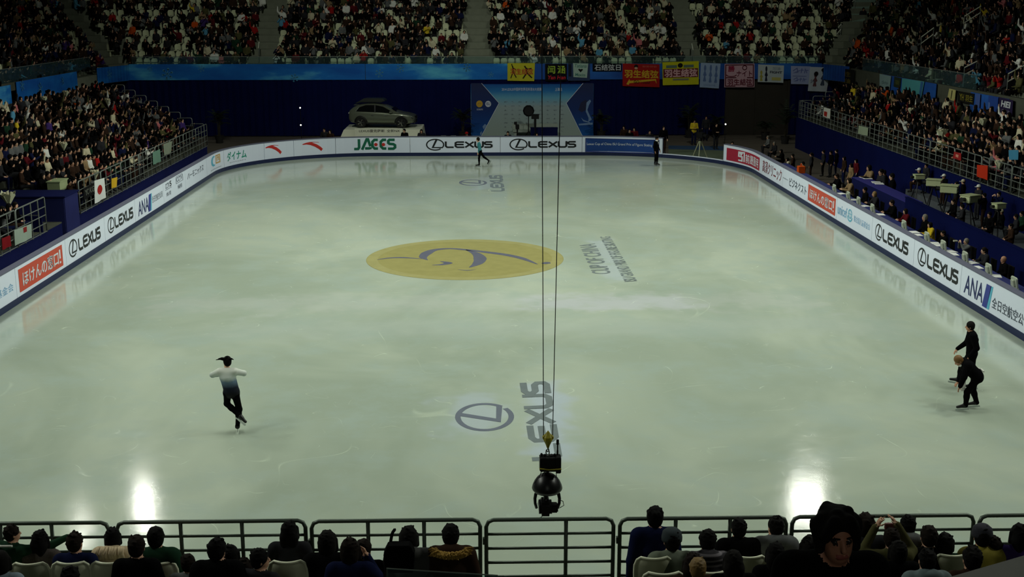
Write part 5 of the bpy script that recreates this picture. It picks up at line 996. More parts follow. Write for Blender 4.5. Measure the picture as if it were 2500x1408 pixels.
# ---------------------------------------------------------------- the skaters
def hero(J, loc, yaw, label, mats, hair, hairm, headM=None, cell=.011, bulk=.0, s=1.0, fine=True, blades=True, hairv=1, cat='person', face=True, extra=None):
    M = np.eye(3) if headM is None else headM
    f = figure(J, bulk=bulk, headM=M, fine=fine, face=face, chestdir=J.get('_dir', (0, 1, 0)))
    if extra: extra(f)
    V, F, L = f.mesh(cell); o = bpy.data.objects.new('person', np_mesh('person_body', V, F, L, mats + [LIPM, EYEM])); COL.objects.link(o); NPERSON[0] += 1
    o.location = loc; o.rotation_euler = (0, 0, yaw); o.scale = (s,) * 3; tag(o, label, cat)
    V, F, _ = hair_field(J['head'], M, 1.0, hair, random.Random(hairv)).mesh(min(cell, .012)); h = bpy.data.objects.new('hair', np_mesh('hair', V, F, None, [hairm])); COL.objects.link(h); h.parent = o
    if blades:
        for q in 'lr':
            an, to = Vector(J[q + 'ank']), Vector(J[q + 'toe']); d = (to - an); dn = d.normalized(); up = Vector((0, 0, 1)) - dn * dn.z; up.normalize(); sd = dn.cross(up)
            sole = [an - up * .075 - dn * .055, to - up * .045 + dn * .055]; lo = [p - up * .045 for p in sole]; vs = []
            for w_ in (-.004, .004): vs += [sole[0] + sd * w_, sole[1] + sd * w_, lo[1] + sd * w_ + up * .012, lo[1] + sd * w_ - dn * .02, lo[0] + sd * w_ - dn * .01]
            MB().add(vs, [(0, 1, 2, 3, 4), (9, 8, 7, 6, 5)] + [(i, i + 5, (i + 1) % 5 + 5, (i + 1) % 5) for i in range(5)]).build('skate_blade', BLADE, o)
    return o
BLADE = mat('blade_steel', (190, 194, 196), .2, .9); BOOT = mat('skate_boot_black', (17, 17, 18), .4)
OMBRE = ramp_mat('costume_white_to_navy', [(.98, (7, 9, 14)), (1.12, (15, 23, 38)), (1.28, (96, 118, 138)), (1.36, (186, 196, 192)), (1.55, (206, 210, 200))])
TURQ = mat('costume_turquoise', (52, 128, 136), .7, var=.35, scale=14); BLK = CLOTH['black']; NVB = mat('team_jacket_black', (7, 7, 9), .95, var=.2, spec=.04)
J1 = dict(pelvis=(.06, 0, .98), chest=(-.01, .01, 1.30), neck=(-.02, .02, 1.475), head=(-.01, .04, 1.63), lsho=(-.19, .0, 1.42), lelb=(-.36, .10, 1.32), lwri=(-.10, .27, 1.29), ltip=(.03, .29, 1.31), rsho=(.17, .0, 1.42), relb=(.33, .10, 1.35), rwri=(.09, .29, 1.34), rtip=(-.03, .31, 1.36),
          lhip=(-.03, .0, .93), lkne=(-.08, .10, .65), lank=(.24, -.07, .40), ltoe=(.35, -.10, .29), rhip=(.13, 0, .93), rkne=(.20, .03, .54), rank=(.15, -.02, .15), rtoe=(.13, .14, .12))
g = on_z(581, 1056, 0); sk1 = hero(J1, (g.x - .15, g.y, .0), 0, 'skater in a white to navy costume spinning with crossed legs, arms folded in front', [SKINS[2], OMBRE, BLK, BOOT, BLK], 'short', HAIRS[0], rot_zxy(.5, .1, .12), .010, .024)
tuft = MB()
for a, b in (((-.06, .0, 1.70), (-.25, .02, 1.685)), ((-.04, -.03, 1.72), (-.18, -.05, 1.735)), ((.06, -.02, 1.71), (.15, -.02, 1.70)), ((0, -.02, 1.73), (.03, -.06, 1.79))): tuft.tube([a, (Vector(a) + Vector(b)) / 2 + Vector((0, 0, .015)), b], .035, 7, .006)
tuft.build('flying_lock', HAIRS[0], sk1, smooth=True)
J2 = dict(pelvis=(0, 0, .94), chest=(0, .03, 1.27), neck=(0, .06, 1.45), head=(0, .10, 1.60), lsho=(-.185, .02, 1.40), lelb=(-.25, -.06, 1.13), lwri=(-.24, .08, .90), ltip=(-.23, .15, .80), rsho=(.185, .04, 1.40), relb=(.25, .10, 1.13), rwri=(.23, .31, .96), rtip=(.22, .38, .86),
          lhip=(-.09, 0, .90), lkne=(-.10, -.02, .50), lank=(-.09, -.12, .15), ltoe=(-.09, .08, .11), rhip=(.09, 0, .90), rkne=(.10, .20, .52), rank=(.10, .24, .20), rtoe=(.11, .43, .20))
g = on_z(2360, 950, 0); hero(J2, (g.x + .05, g.y, 0), math.pi / 2 - .25, 'dark haired skater upright in black, gliding left beside the right boards', [SKINS[1], NVB, BLK, BOOT, BLK], 'short', HAIRS[2], rot_zxy(-.15, .05), .011, .035)
J3 = dict(pelvis=(0, -.10, .86), chest=(0, .12, 1.05), neck=(0, .24, 1.14), head=(0, .34, 1.20), lsho=(-.185, .17, 1.13), lelb=(-.23, .26, .88), lwri=(-.16, .30, .64), ltip=(-.14, .33, .54), rsho=(.185, .17, 1.13), relb=(.24, .12, .88), rwri=(.18, .24, .66), rtip=(.15, .31, .58),
          lhip=(-.09, -.1, .82), lkne=(-.12, .12, .48), lank=(-.10, .12, .15), ltoe=(-.11, .31, .11), rhip=(.09, -.1, .82), rkne=(.12, -.08, .48), rank=(.13, -.20, .15), rtoe=(.13, -.01, .11), _dir=(0, .75, -.45))
g = on_z(2366, 1001, 0); s3 = hero(J3, (g.x, g.y, 0), math.pi / 2 - .1, 'brown haired skater in black bending forward in front of the upright one', [SKINS[1], NVB, BLK, BOOT, BLK], 'short', mat('hair_light_brown', (104, 74, 36), .6), rot_zxy(0, .7), .011, .045)
MB().lathe([(.085, -.02), (.095, .0), (.085, .03)], 14, Matrix.Translation((0, .26, 1.13)) @ Matrix.Rotation(-.7, 4, 'X'), False).build('white_collar', CLOTH['white'], s3); MB().tube([(.16, -.16, .98), (.10, -.22, .98), (-.10, -.22, .98)], .022, 6).build('jacket_hem', CLOTH['white'], s3)
o = MB().box((-.05, -.02, -.1), (.05, .02, .1)).box((-.06, -.02, -.16), (.08, .02, -.09)).build('towel', CLOTH['white'], None, bevel=.01); p = on_y(2352, 938, g.y - .05); o.location = p; tag(o, 'white cloth held low by the bending skater', 'towel')
J4 = dict(pelvis=(0, 0, .94), chest=(0, .05, 1.26), neck=(0, .09, 1.44), head=(0, .12, 1.58), lsho=(-.175, .05, 1.39), lelb=(-.22, .02, 1.10), lwri=(-.20, .10, .84), ltip=(-.19, .14, .74), rsho=(.175, .05, 1.39), relb=(.22, .0, 1.10), rwri=(.2, .10, .86), rtip=(.19, .15, .76),
          lhip=(-.08, 0, .90), lkne=(-.09, .06, .50), lank=(-.09, .05, .13), ltoe=(-.09, .24, .10), rhip=(.08, 0, .90), rkne=(.10, -.22, .56), rank=(.10, -.52, .34), rtoe=(.11, -.44, .16))
g = on_z(1170, 407, 0); hero(J4, (g.x + .05, g.y, 0), math.pi / 2, 'skater in a turquoise top gliding left along the far boards, one leg back', [SKINS[2], TURQ, BLK, BOOT, BLK], 'short', HAIRS[1], None, .014, -.012)
J5 = dict(POSES['stand'], lelb=(-.26, -.04, 1.13), lwri=(-.30, .06, .90), ltip=(-.31, .10, .80), lank=(-.11, 0, .13), rank=(.11, 0, .13), ltoe=(-.14, .17, .09), rtoe=(.16, .15, .09), lhip=(-.085, 0, .92), rhip=(.085, 0, .92))
g = on_z(1601, 405, 0)
s5 = hero(J5, (g.x, g.y, 0), -math.pi * .72, 'skater in black with a white collar standing before the long blue panel', [SKINS[1], BLK, BLK, BOOT, BLK], 'short', HAIRS[0], None, .014, 0)
MB().lathe([(.075, -.03), (.10, .02), (.07, .06)], 12, Matrix.Translation((0, .03, 1.46)), False).build('white_collar', CLOTH['white'], s5); MB().add([(-.05, .128, 1.42), (.05, .128, 1.42), (0, .14, 1.24)], [(0, 1, 2)]).build('shirt_front', CLOTH['white'], s5)
# ---------------------------------------------------------------- hanging camera over the near end of the ice
YC = -28.7; SCL = px_scale(on_y(1338, 1160, YC)); K = lambda x, y, d=0: on_y(x, y, YC) + Vector((0, d, 0)); PXM = 1 / SCL
rig = empty('hanging_camera', tuple(K(1338, 1160)), 'black remote camera rig hanging from two cables over the near ice', 'camera')
RB_ = mat('rig_black', (13, 13, 14), .35); YH = mat('hook_yellow', (150, 140, 34), .5, var=.3, scale=30)
def rig_part(name, mb, m, parent=None, **k): o = mb.build(name, m, **k); return child(o, rig)
def vlathe(prof, x, n=20):
    """turned shape from (half width in pixels, picture row) pairs"""
    c = K(x, prof[0][1]); return MB().lathe([(w_ * PXM, K(x, y).z) for w_, y in prof][::-1], n, Matrix.Translation((c.x, YC, 0)))
rig_part('carriage_box', MB().box(K(1317, 1146, -.10), K(1367, 1113, .10)), RB_, bevel=.012)
for x, w_, y in ((1322, 3, 1106), (1330, 3, 1108), (1346, 4, 1108), (1354, 3, 1107)): rig_part('connector', vlathe([(w_ * .6, y), (w_, y + 2), (w_, 1114)], x, 10), RB_)
rig_part('battery_pod', MB().box(K(1356, 1148, -.13), K(1369, 1110, .05)), RB_, bevel=.01); rig_part('strap', MB().tube([K(1316, 1137, -.112), K(1340, 1139.5, -.115), K(1369, 1136, -.14)], .010, 6), YH)
rig_part('antenna', vlathe([(3.2, 1073), (3.4, 1075), (3.4, 1084), (1.8, 1086), (1.8, 1098), (2.4, 1100), (2.2, 1114)], 1361.5, 10), RB_)
rig_part('shackle', MB().tube([K(1337 + 4 * math.cos(a * .524), 1104 + 8 * math.sin(a * .524)) for a in range(12)], .009, 6, closed=True), STEEL)
rig_part('dome', vlathe([(.5, 1152), (7, 1153.5), (16, 1158), (24, 1164), (31, 1173), (35.5, 1182), (37.5, 1190), (36.5, 1193), (31, 1199), (21, 1203), (.5, 1204)], 1336, 32), RB_, smooth=True)
rig_part('mast', vlathe([(2, 1144), (2.2, 1150), (4, 1158)], 1338, 10), RB_)
for sx in (-1, 1): rig_part('yoke_arm', MB().tube([K(1336 + sx * q, y) for q, y in ((24, 1199), (28, 1206), (30, 1216), (29.5, 1228), (26, 1240))], .028, 10, .020), RB_, smooth=True)
rig_part('camera_housing', MB().box(K(1315, 1252, -.16), K(1347, 1219, .14)), RB_, bevel=.04); rig_part('camera_lens', MB().lathe([(.075, 0), (.085, .12), (.10, .16)], 16, Matrix.Translation(K(1331, 1238, .10)) @ Matrix.Rotation(-1.9, 4, 'X')), RB_)
rig_part('side_motor', MB().box(K(1345, 1247, -.08), K(1362, 1229, .08)), RB_, bevel=.015); rig_part('tilt_hub', vlathe([(4, 1203), (6, 1208), (6, 1216), (9, 1221)], 1333, 10), RB_)
for P_ in ([(1322, 1146), (1316, 1162), (1304, 1176)], [(1330, 1147), (1322, 1158), (1324, 1166)], [(1357, 1147), (1358, 1160), (1352, 1164)], [(1364, 1216), (1374, 1220), (1376, 1230), (1366, 1236)], [(1328, 1250), (1322, 1258), (1312, 1262)]): rig_part('wire', MB().tube([K(x, y, -.05) for x, y in P_], .006, 5), RB_)
hk = empty('hook_block', tuple(K(1338, 1072)), 'yellow hook block above the black hanging camera', 'hook')
child(vlathe([(.8, 1051), (4, 1055), (8, 1061), (11.5, 1066), (11.5, 1073), (8, 1080), (5, 1086), (3.2, 1092), (1, 1094)], 1338, 12).build('block_cheek', YH), hk)
for sx in (-1, 1): child(MB().lathe([(.03, -.03), (.038, -.02), (.038, .02), (.03, .03)], 14, Matrix.Translation(K(1338 + sx * 7.5, 1067)) @ Matrix.Rotation(math.pi / 2, 4, 'X')).build('sheave', YH), hk)
child(MB().tube([K(1338, 1092), K(1338, 1096)], .012, 6).tube([K(1337 + 3 * math.cos(a), 1098 + 4 * math.sin(a)) for a in (-1.2, -.3, .6, 1.5, 2.4, 3.3)], .010, 6).build('hook', STEEL), hk)
for (a, b), lab in ((((1327, 1066), (1323, 150)), 'thin black hoist cable, left one of the pair holding the yellow hook'), (((1349, 1066), (1370, 150)), 'thin black hoist cable, right one of the pair holding the yellow hook')):
    A, B = K(*a), K(*b); T_ = A + (B - A) * ((21.0 - A.z) / (B.z - A.z)); o = MB().tube([A, T_], .0062, 6).build('hoist_cable', RB_); tag(o, lab, 'cable')
# ---------------------------------------------------------------- near stand
NY, NR, ND, NF = -32.85, .30, .80, 2.2
struct('floor_near_terrace', MB().box((-14, -32.05, -.061), (14, -31.50, 1.72)), CONCD)
struct('floor_near_rows', terrace_up([(14, -32.05), (-14, -32.05)], NF, NR, ND, 9, 1.72), CONCD)
RAILY = -31.46
panels = [(-140, 264, 1277, [0, 125], 'leftmost visible panel'), (284, 745, 1272.5, [440, 590], 'second panel, ending at the long haired woman'), (760, 1172, 1270, [898, 1035], 'third panel, behind the fur hooded person'), (1187, 1498, 1267, [1382], 'short gate panel below the hanging camera'), (1514, 1920, 1264, [1650, 1783], 'panel behind the tall person in navy'), (1935, 2378, 1259, [2085, 2232], 'panel behind the woman facing the camera'), (2393, 2800, 1256, [2530, 2660], 'last panel at the right edge')]
for x0, x1, yt, posts, lab in panels:
    a, b = on_y(x0, yt, RAILY), on_y(x1, yt, RAILY); zt = a.z * .5 + b.z * .5; L = b.x - a.x; H = zt - 1.72; r = empty('guard_rail', (a.x, RAILY, 1.72), f'dark tube railing of the near rows, {lab}', 'railing', 'railing panels in front of the near rows')
    fr, _, _ = guard(L, H, 0, 0); MB().tube(fr, .026, 10).build('frame', DSTEEL, r, smooth=True)
    for k in range(1, 7):
        z = H - k * .192
        if z > .05: MB().tube([(0, 0, z), (L, 0, z)], .019, 8).build('rail', DSTEEL, r, smooth=True)
    for p_ in posts: q = on_y(p_, yt, RAILY).x - a.x; MB().tube([(q, 0, 0), (q, 0, H)], .025, 8).build('post', DSTEEL, r, smooth=True)
    for zz in (H - .28, H - .92): MB().box((-.045, -.03, zz - .04), (-.02, .03, zz + .04)).build('hinge_lug', DSTEEL, r)
NSEAT = mat('near_seat_white', (206, 208, 180), .5, var=.04); ns_first = None
for x, yt, row, lab in ((68, 1378, 0, 'cream seat back below the girl with the tied hair'), (169, 1376, 0, 'cream seat back below the boy in the navy vest'), (264, 1375, 0, 'cream seat back below the child in the cream hood'), (382, 1376, 0, 'cream seat back below the person in dark green'), (700, 1373, 0, 'cream seat back below the woman with very long hair'), (1598, 1364, 0, 'cream seat back behind the man in the grey cap'), (1830, 1361, 0, 'cream seat back behind the person in the black jacket'), (1912, 1359, 0, 'cream seat back beside the one in black, nearer the railing gap'), (1622, 1402, 2, 'lower cream seat back in front of the man in the grey cap'), (1738, 1399, 2, 'lower cream seat back below the striped sweater'), (1950, 1398, 2, 'cream seat back at the left shoulder of the woman facing the camera'), (2330, 1357, 0, 'cream seat back left of the person in the yellow jacket')):
    y_ = NY - .02 - .8 * row; p = on_y(x, yt, y_ - .22)
    if ns_first is None:
        r = empty('moulded_seat', (0, 0, 0), lab, 'seat', 'cream moulded seats of the near rows'); ns_first = r
        mb = MB(); n = 10; vs = []
        for z, hw in ((.40, .195), (.52, .208), (.66, .215), (.75, .212), (.81, .19), (.84, .145)):
            for i in range(n + 1): t = -1 + 2 * i / n; vs.append((hw * t, -.20 - .05 * (z - .4) + .055 * t * t, z))
        k = n + 1; fs = [(q * k + i, q * k + i + 1, (q + 1) * k + i + 1, (q + 1) * k + i) for q in range(5) for i in range(n)]; m_ = len(vs); vs += [(a, b - .022, c) for a, b, c in vs]; fs += [tuple(m_ + a for a in f[::-1]) for f in fs]
        ed = [q * k for q in range(6)] + [5 * k + i for i in range(1, k)] + [q * k + n for q in range(4, -1, -1)]; mb.add(vs, fs + [(ed[i], m_ + ed[i], m_ + ed[i + 1], ed[i + 1]) for i in range(len(ed) - 1)]).build('backrest', NSEAT, r, smooth=True)
        MB().tube([Vector(vs[i]) - Vector((0, .011, 0)) for i in ed], .016, 8).build('rolled_rim', mat('near_seat_rim_lit', (226, 228, 200), .4), r, smooth=True)  # rim paler than the shell: its lit edge put into the colour
        MB().box((-.20, -.20, .38), (.20, .20, .42)).build('seat_pan', NSEAT, r, bevel=.015); MB().box((-.05, -.2, 0), (.05, -.1, .38)).build('bracket', BLACK, r)
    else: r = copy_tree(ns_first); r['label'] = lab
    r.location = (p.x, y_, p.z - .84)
STRIPE = bpy.data.materials.new('striped_knit'); STRIPE.use_nodes = True; _n = STRIPE.node_tree; _w = _n.nodes.new('ShaderNodeTexWave'); _w.bands_direction = 'Z'; _w.inputs['Scale'].default_value = 5.2; _w.inputs['Distortion'].default_value = .6
_tc = _n.nodes.new('ShaderNodeTexCoord'); _cr = _n.nodes.new('ShaderNodeValToRGB'); _cr.color_ramp.elements[0].color = srgb((36, 32, 38)) + (1,); _cr.color_ramp.elements[1].color = srgb((120, 114, 120)) + (1,); _cr.color_ramp.elements[0].position = .5; _cr.color_ramp.elements[1].position = .85
_n.links.new(_tc.outputs['Object'], _w.inputs[0]); _n.links.new(_w.outputs['Fac'], _cr.inputs[0]); _n.links.new(_cr.outputs[0], _n.nodes['Principled BSDF'].inputs['Base Color']); _n.nodes['Principled BSDF'].inputs['Roughness'].default_value = .95
NSIT = dict(POSES['sit'])
def near(x, y, wpx, row, top, hair, label, turn=0.0, body=0.0, pose=None, bulk=.022, hairm=None, hood=False, s=None, tip=0.0, extra=None, fine=False, skin=None, cell=.015):
    J = dict(pose or NSIT); M = rot_zxy(turn, tip, 0); best = None
    for t in ([0.0] if pose is STN else [k * .05 for k in range(150) if (0, .5, 1.5, 2.5)[int(row)] <= k * .05 <= (.45, 2.5, 5, 7.5)[int(row)]]):      # the row whose step carries a seated body with its head on this sight line
        P = on_y(x, y, NY + .30 - ND * t); sc = s or min(1.06, max(.80, wpx / px_scale(P) / .196)); e = abs(P.z - J['head'][2] * sc - NF - NR * t)
        if best is None or e < best[0]: best = (e, t, P, sc)
    _, t, P, sc = best
    f = figure(J, bulk=bulk, headM=M, fine=fine, hood=hood); 
    if extra: extra(f)
    V, F, L = f.mesh(cell); tm = top if not isinstance(top, str) else CLOTH[top]
    o = bpy.data.objects.new('person', np_mesh('person_body', V, F, L, [skin or SKINS[0], tm, CLOTH['black'], SHOEM, tm, LIPM, EYEM])); COL.objects.link(o); NPERSON[0] += 1
    h = Vector(J['head']); h.rotate(Matrix.Rotation(body, 3, 'Z')); o.location = P - h * sc; o.rotation_euler = (0, 0, body); o.scale = (sc,) * 3; tag(o, label, 'person')
    hf = hair_field(J['head'], M, 1.0, hair, random.Random(int(x))); qr = random.Random(int(x) + 1); hc = np.array(J['head'])
    for _ in range(34):         # locks that break the outline
        a, u = qr.uniform(0, 6.283), qr.uniform(-.35, 1.35); p = np.array((.086 * math.cos(a) * math.cos(u), -.018 + .096 * math.sin(a) * math.cos(u), .036 + .096 * math.sin(u)))
        if p[1] > .055 and p[2] < .06: continue
        t = np.array((-math.sin(a), math.cos(a), qr.uniform(-.8, .2))) * qr.uniform(.01, .03); hf.p.insert(1, ('c', hc + M @ (p - t), hc + M @ (p + t + p * .06), .011, .004, .006, 0, 1.0, None))
    V, F, _ = hf.mesh(.009); hh = bpy.data.objects.new('hair', np_mesh('hair', V, F, None, [hairm or HAIRS[int(x) % 3]])); COL.objects.link(hh); hh.parent = o
    return o
POINT = dict(NSIT, relb=(.36, .26, .98), rwri=(.52, .48, 1.06), rtip=(.58, .58, 1.10)); HANDUP = dict(NSIT, relb=(.25, .20, .84), rwri=(.15, .17, 1.08), rtip=(.11, .14, 1.20)); PHONE = dict(POSES['photo'])
STN = dict(POSES['stand'])
G_ = mat('pattern_cardigan', (74, 66, 62), .95, var=.5, scale=60); FLF = mat('cream_fleece', (206, 184, 150), .95, var=.2, scale=40); FUR = mat('tan_fur', (150, 118, 52), .95, var=.4, scale=60)
o = near(31, 1303, 36, 0, 'dark green', 'short', 'person in dark green with a pale shoulder stripe, pointing right over the railing', -.5, -.4, POINT, fine=True); MB().tube([(-.17, -.07, 1.06), (-.05, -.11, 1.09), (.10, -.07, 1.10)], .016, 6).build('shoulder_stripe', CLOTH['white'], o)
near(100, 1318, 38, .5, G_, 'long', 'girl with tied dark hair and a patterned grey cardigan', -.3, 0, hairm=HAIRS[0]); near(184, 1325, 42, 0, 'navy', 'short', 'boy in a navy vest with one pale sleeve', -.2, 0)
o = near(275, 1313, 38, 0, FLF, 'bob', 'child with long dark hair in a cream fleece hooded coat', .2, 0, bulk=.035, hood=True, hairm=HAIRS[0]); hb = MB()
for k in range(9): hb.tube([(-.16 + .04 * k, -.10, 1.0), (-.15 + .04 * k + .02 * math.sin(k * 2), -.16, 1.09), (-.12 + .035 * k, -.10, 1.15)], .030, 7)
hb.build('fleece_hood', FLF, o, smooth=True)
near(334, 1336, 45, 1, 'black', 'short', 'person in black in the second row, between the cream hood and dark green', 0, 0); near(381, 1314, 44, 0, 'dark green', 'short', 'broad person in dark green beside the cream seat', .1, 0, bulk=.045)
near(460, 1376, 40, 2, 'grey', 'short', 'child with a grey collar in front of the dark green person', 0, 0, s=.82); near(531, 1343, 48, 1, 'black', 'short', 'broad person in black below the second railing panel', -.3, 0, bulk=.045)
near(564, 1354, 40, 0, 'black', 'bob', 'dark bobbed head just right of the broad person in black', -.2, 0); near(598, 1386, 34, 2, STRIPE, 'bob', 'small child in a striped hood by the short haired boy', 0, 0, s=.8)
near(636, 1367, 43, 1, 'charcoal', 'short', 'boy with short hair turned right, beside the long haired woman', -.9, -.3); near(707, 1297, 41, 0, 'charcoal', 'long', 'woman with very long straight hair in dark grey', 0, 0, bulk=.02, hairm=HAIRS[0])
near(800, 1324, 46, 0, 'black', 'bob', 'person with bobbed hair in a black coat, left of the raised hand', -.2, 0, bulk=.035); near(856, 1343, 47, 1.1, 'navy', 'bob', 'person in dark navy raising a hand to the face', -.3, 0, HANDUP, fine=True); near(889, 1342, 42, 0, 'black', 'short', 'person in black half hidden by the one with a raised hand', -.4, 0)
bp = near(998, 1313, 52, 0, mat('jacket_mid_grey', (66, 66, 64), .95, var=.2), 'bob', 'person with a rounded dark bob in a grey hooded jacket', 0, 0, bulk=.035, hood=True)
o = MB().prism([(-.15, 0), (.15, 0), (.17, .22), (.12, .32), (-.12, .32), (-.17, .22)], -.07, .07, Matrix.Rotation(math.pi / 2, 4, 'X')).tube([(-.1, .05, .3), (-.08, .10, .4), (-.05, .16, .42)], .02, 6).build('backpack', CLOTH['black'], None, bevel=.02); o.location = on_y(976, 1392, bp.location.y - .24); tag(o, 'black backpack on the back of the person in grey', 'bag')
o = near(1101, 1308, 46, 0, 'dark brown', 'short', 'person in a brown parka with a tan fur hood', -.1, 0, bulk=.04, hood=True, hairm=HAIRS[0]); fu = MB(); q = random.Random(3)
for k in range(150):
    a = q.uniform(math.pi * .98, math.pi * 2.02); rr = q.uniform(.12, .17); c = Vector((rr * math.cos(a) * 1.15, -.05 + rr * math.sin(a) * .75, 1.08 + q.uniform(-.03, .04))); d = Vector((math.cos(a), math.sin(a), q.uniform(-.3, .9))).normalized(); fu.tube([c, c + d * q.uniform(.03, .06)], .012, 4, .002)
for k in range(12): a = math.pi * (1 + k / 11); fu.lathe([(.01, -.045), (.045, -.02), (.045, .02), (.01, .045)], 7, Matrix.Translation((.155 * math.cos(a), -.05 + .105 * math.sin(a), 1.075)))
fu.build('fur_trim', FUR, o)
near(1599, 1264, 45, 0, 'navy', 'tuft', 'tall person standing in a navy jacket at the railing', -.1, 0, STN, bulk=.035)
def cap_on(o, m, brim=True, J=NSIT):
    c = MB().lathe([(.110, .015), (.112, .05), (.100, .11), (.06, .145), (.005, .155)], 18)
    if brim: c.prism([(-.08, .07), (.08, .07), (.075, .17), (0, .2), (-.075, .17)], .015, .03)
    c = c.build('cap', m, o, smooth=True); c.location = J['head']; return c
CAPM = mat('cap_grey_green', (42, 51, 55), .9); o = near(1640, 1321, 45, 0, mat('shirt_grey_green', (104, 112, 96), .95, var=.15, scale=12), 'short', 'man in a grey cap and pale grey green shirt', .0, 0, bulk=.035); cap_on(o, CAPM)
near(1690, 1378, 44, 2, 'dark brown', 'long', 'person with long dark hair behind the blond head', 0, 0); near(1703, 1389, 44, 3, 'dark brown', 'short', 'blond short haired head below the striped sweater', 0, 0, hairm=HAIRS[4])
near(1727, 1321, 46, 0, STRIPE, 'short', 'person with black hair in a striped knit sweater', 0, 0, bulk=.035, hood=True, hairm=HAIRS[0]); near(1803, 1290, 42, 0, 'black', 'short', 'person with short black hair in a black jacket, ears showing', 0, 0, bulk=.035)
near(1790, 1372, 46, 2, 'black', 'long', 'dark long haired person below the black jacketed one', 0, 0); near(1892, 1287, 42, 0, 'grey', 'short', 'person with short dark hair in a rumpled grey jacket', .3, 0, bulk=.045, hood=True)
near(1893, 1352, 44, 2, 'black', 'long', 'dark long haired person in front of the grey jacket', 0, 0, hairm=HAIRS[0]); near(1976, 1336, 46, 1, 'black', 'bob', 'person in black at the left shoulder of the woman facing the camera', .2, 0, bulk=.035)
near(2113, 1280, 45, 0, 'charcoal', 'bob', 'dark head just right of the woman facing the camera', 0, 0); cp = near(2176, 1316, 42, 1, 'olive', 'short', 'person in olive holding a small camera up with both hands', 0, 0, dict(HANDUP, lelb=(-.30, .12, 1.02), lwri=(-.16, .16, 1.30), ltip=(-.10, .18, 1.38), relb=(.28, .14, 1.02), rwri=(.10, .18, 1.32), rtip=(.04, .19, 1.40)), fine=True)
o = MB().box((-.055, -.02, -.035), (.055, .02, .035)).lathe([(.03, 0), (.026, .03)], 12, Matrix.Translation((0, .02, 0)) @ Matrix.Rotation(-math.pi / 2, 4, 'X')).build('compact_camera', mat('camera_rose', (110, 62, 58), .4), None, bevel=.006); o.location = on_y(2172, 1284, cp.location.y + .20); tag(o, 'small reddish camera held up by the person in olive', 'camera')
o = near(2192, 1345, 42, 2, 'black', 'bob', 'person in black with a yellow patch on one shoulder', 0, 0); MB().box((.13, -.10, .93), (.22, -.07, 1.02)).build('yellow_patch', CLOTH['yellow'], o, bevel=.01)
near(2216, 1282, 40, 0, 'grey', 'short', 'person with round dark hair in a grey hooded jacket, by the railing', 0, 0, hood=True, hairm=HAIRS[0]); near(2266, 1311, 44, .7, 'black', 'short', 'person in black between the grey hood and the curly hair', 0, 0); near(2307, 1326, 42, 0, 'dark green', 'curly', 'person with curly hair and a dark green top', -.3, 0)
near(2262, 1368, 46, 2, mat('shirt_grey_blue', (106, 122, 124), .95, var=.12, scale=10), 'short', 'person in a pale grey blue shirt in the lower row', 0, 0, bulk=.035, hood=True)
BEAN = mat('beanie_charcoal', (44, 44, 52), .95); o = near(2397, 1311, 44, .7, mat('jacket_mustard', (142, 130, 46), .9, var=.15), 'short', 'person in a mustard yellow jacket and charcoal beanie', -.1, 0, bulk=.04); cap_on(o, BEAN, False); MB().tube([(.16, .02, 1.06), (.05, -.16, .88), (-.02, -.17, .72)], .022, 6).build('bag_strap', CLOTH['dark brown'], o)
near(2428, 1334, 38, 0, 'olive', 'bob', 'dark head just right of the mustard jacket', -.5, 0); near(2372, 1365, 50, 1.6, 'dark brown', 'short', 'round dark head with a brown jacket, below the mustard jacket', 0, 0, bulk=.035); near(2487, 1305, 42, 0, 'purple', 'long', 'long haired person in purple at the right edge', .2, 0)
near(2, 1372, 44, 1, mat('jacket_ice_blue', (130, 146, 158), .9), 'bob', 'dark head at the left edge with a pale ice blue jacket', 0, 0); near(173, 1412, 48, 3, 'black', 'short', 'top of a dark head in front of the second cream seat', 0, 0)
# the woman who has turned round towards the camera
W_ = dict(POSES['stand'], head=(0, .05, 1.60)); Pw = on_y(2042, 1309, -40.9); Mw = rot_zxy(.10, .02, .04); sc = 112 / px_scale(Pw) / .205
f = figure(W_, bulk=.03, headM=Mw); V, F, L = f.mesh(.0065); wo = bpy.data.objects.new('person', np_mesh('person_body', V, F, L, [mat('skin_w', (170, 116, 92), .6), BLK, BLK, SHOEM, BLK, LIPM, EYEM])); COL.objects.link(wo); NPERSON[0] += 1
yw = math.pi - .05; h = Vector(W_['head']); h.rotate(Matrix.Rotation(yw, 3, 'Z')); wo.scale = (sc,) * 3; wo.rotation_euler = (0, 0, yw); wo.location = Pw - h * sc; tag(wo, 'woman in a black coat facing the camera, short tousled dark hair', 'person')
hf = hair_field(W_['head'], Mw, 1.06, 'tuft', random.Random(4)); T = lambda x, y, z: np.array(W_['head']) + Mw @ np.array((x, y, z))
hf.ball(T(0, .105, -.02), (.062, .075, .085), 0, .012, Mw, sub=True)
for sx in (-1, 1):
    hf.p.insert(3, ('c', T(.085 * sx, -.01, .06), T(.082 * sx, .02, -.045), .034, .022, .02, 0, 1.0, None)); hf.p.insert(3, ('c', T(.03 * sx, .07, .105), T(.078 * sx, .055, .03), .030, .018, .02, 0, 1.0, None))
for _ in range(16): a, u = R.uniform(0, 6.28), R.uniform(.0, 1.1); hf.p.insert(6, ('e', T(.086 * math.cos(a) * math.cos(u), -.03 + .075 * math.sin(a) * math.cos(u), .035 + .085 * math.sin(u)), np.array((.030, .030, .022)), np.eye(3), .015, 0, False))
V, F, _ = hf.mesh(.008); hh = bpy.data.objects.new('hair', np_mesh('hair', V, F, None, [HAIRS[2]])); COL.objects.link(hh); hh.parent = wo
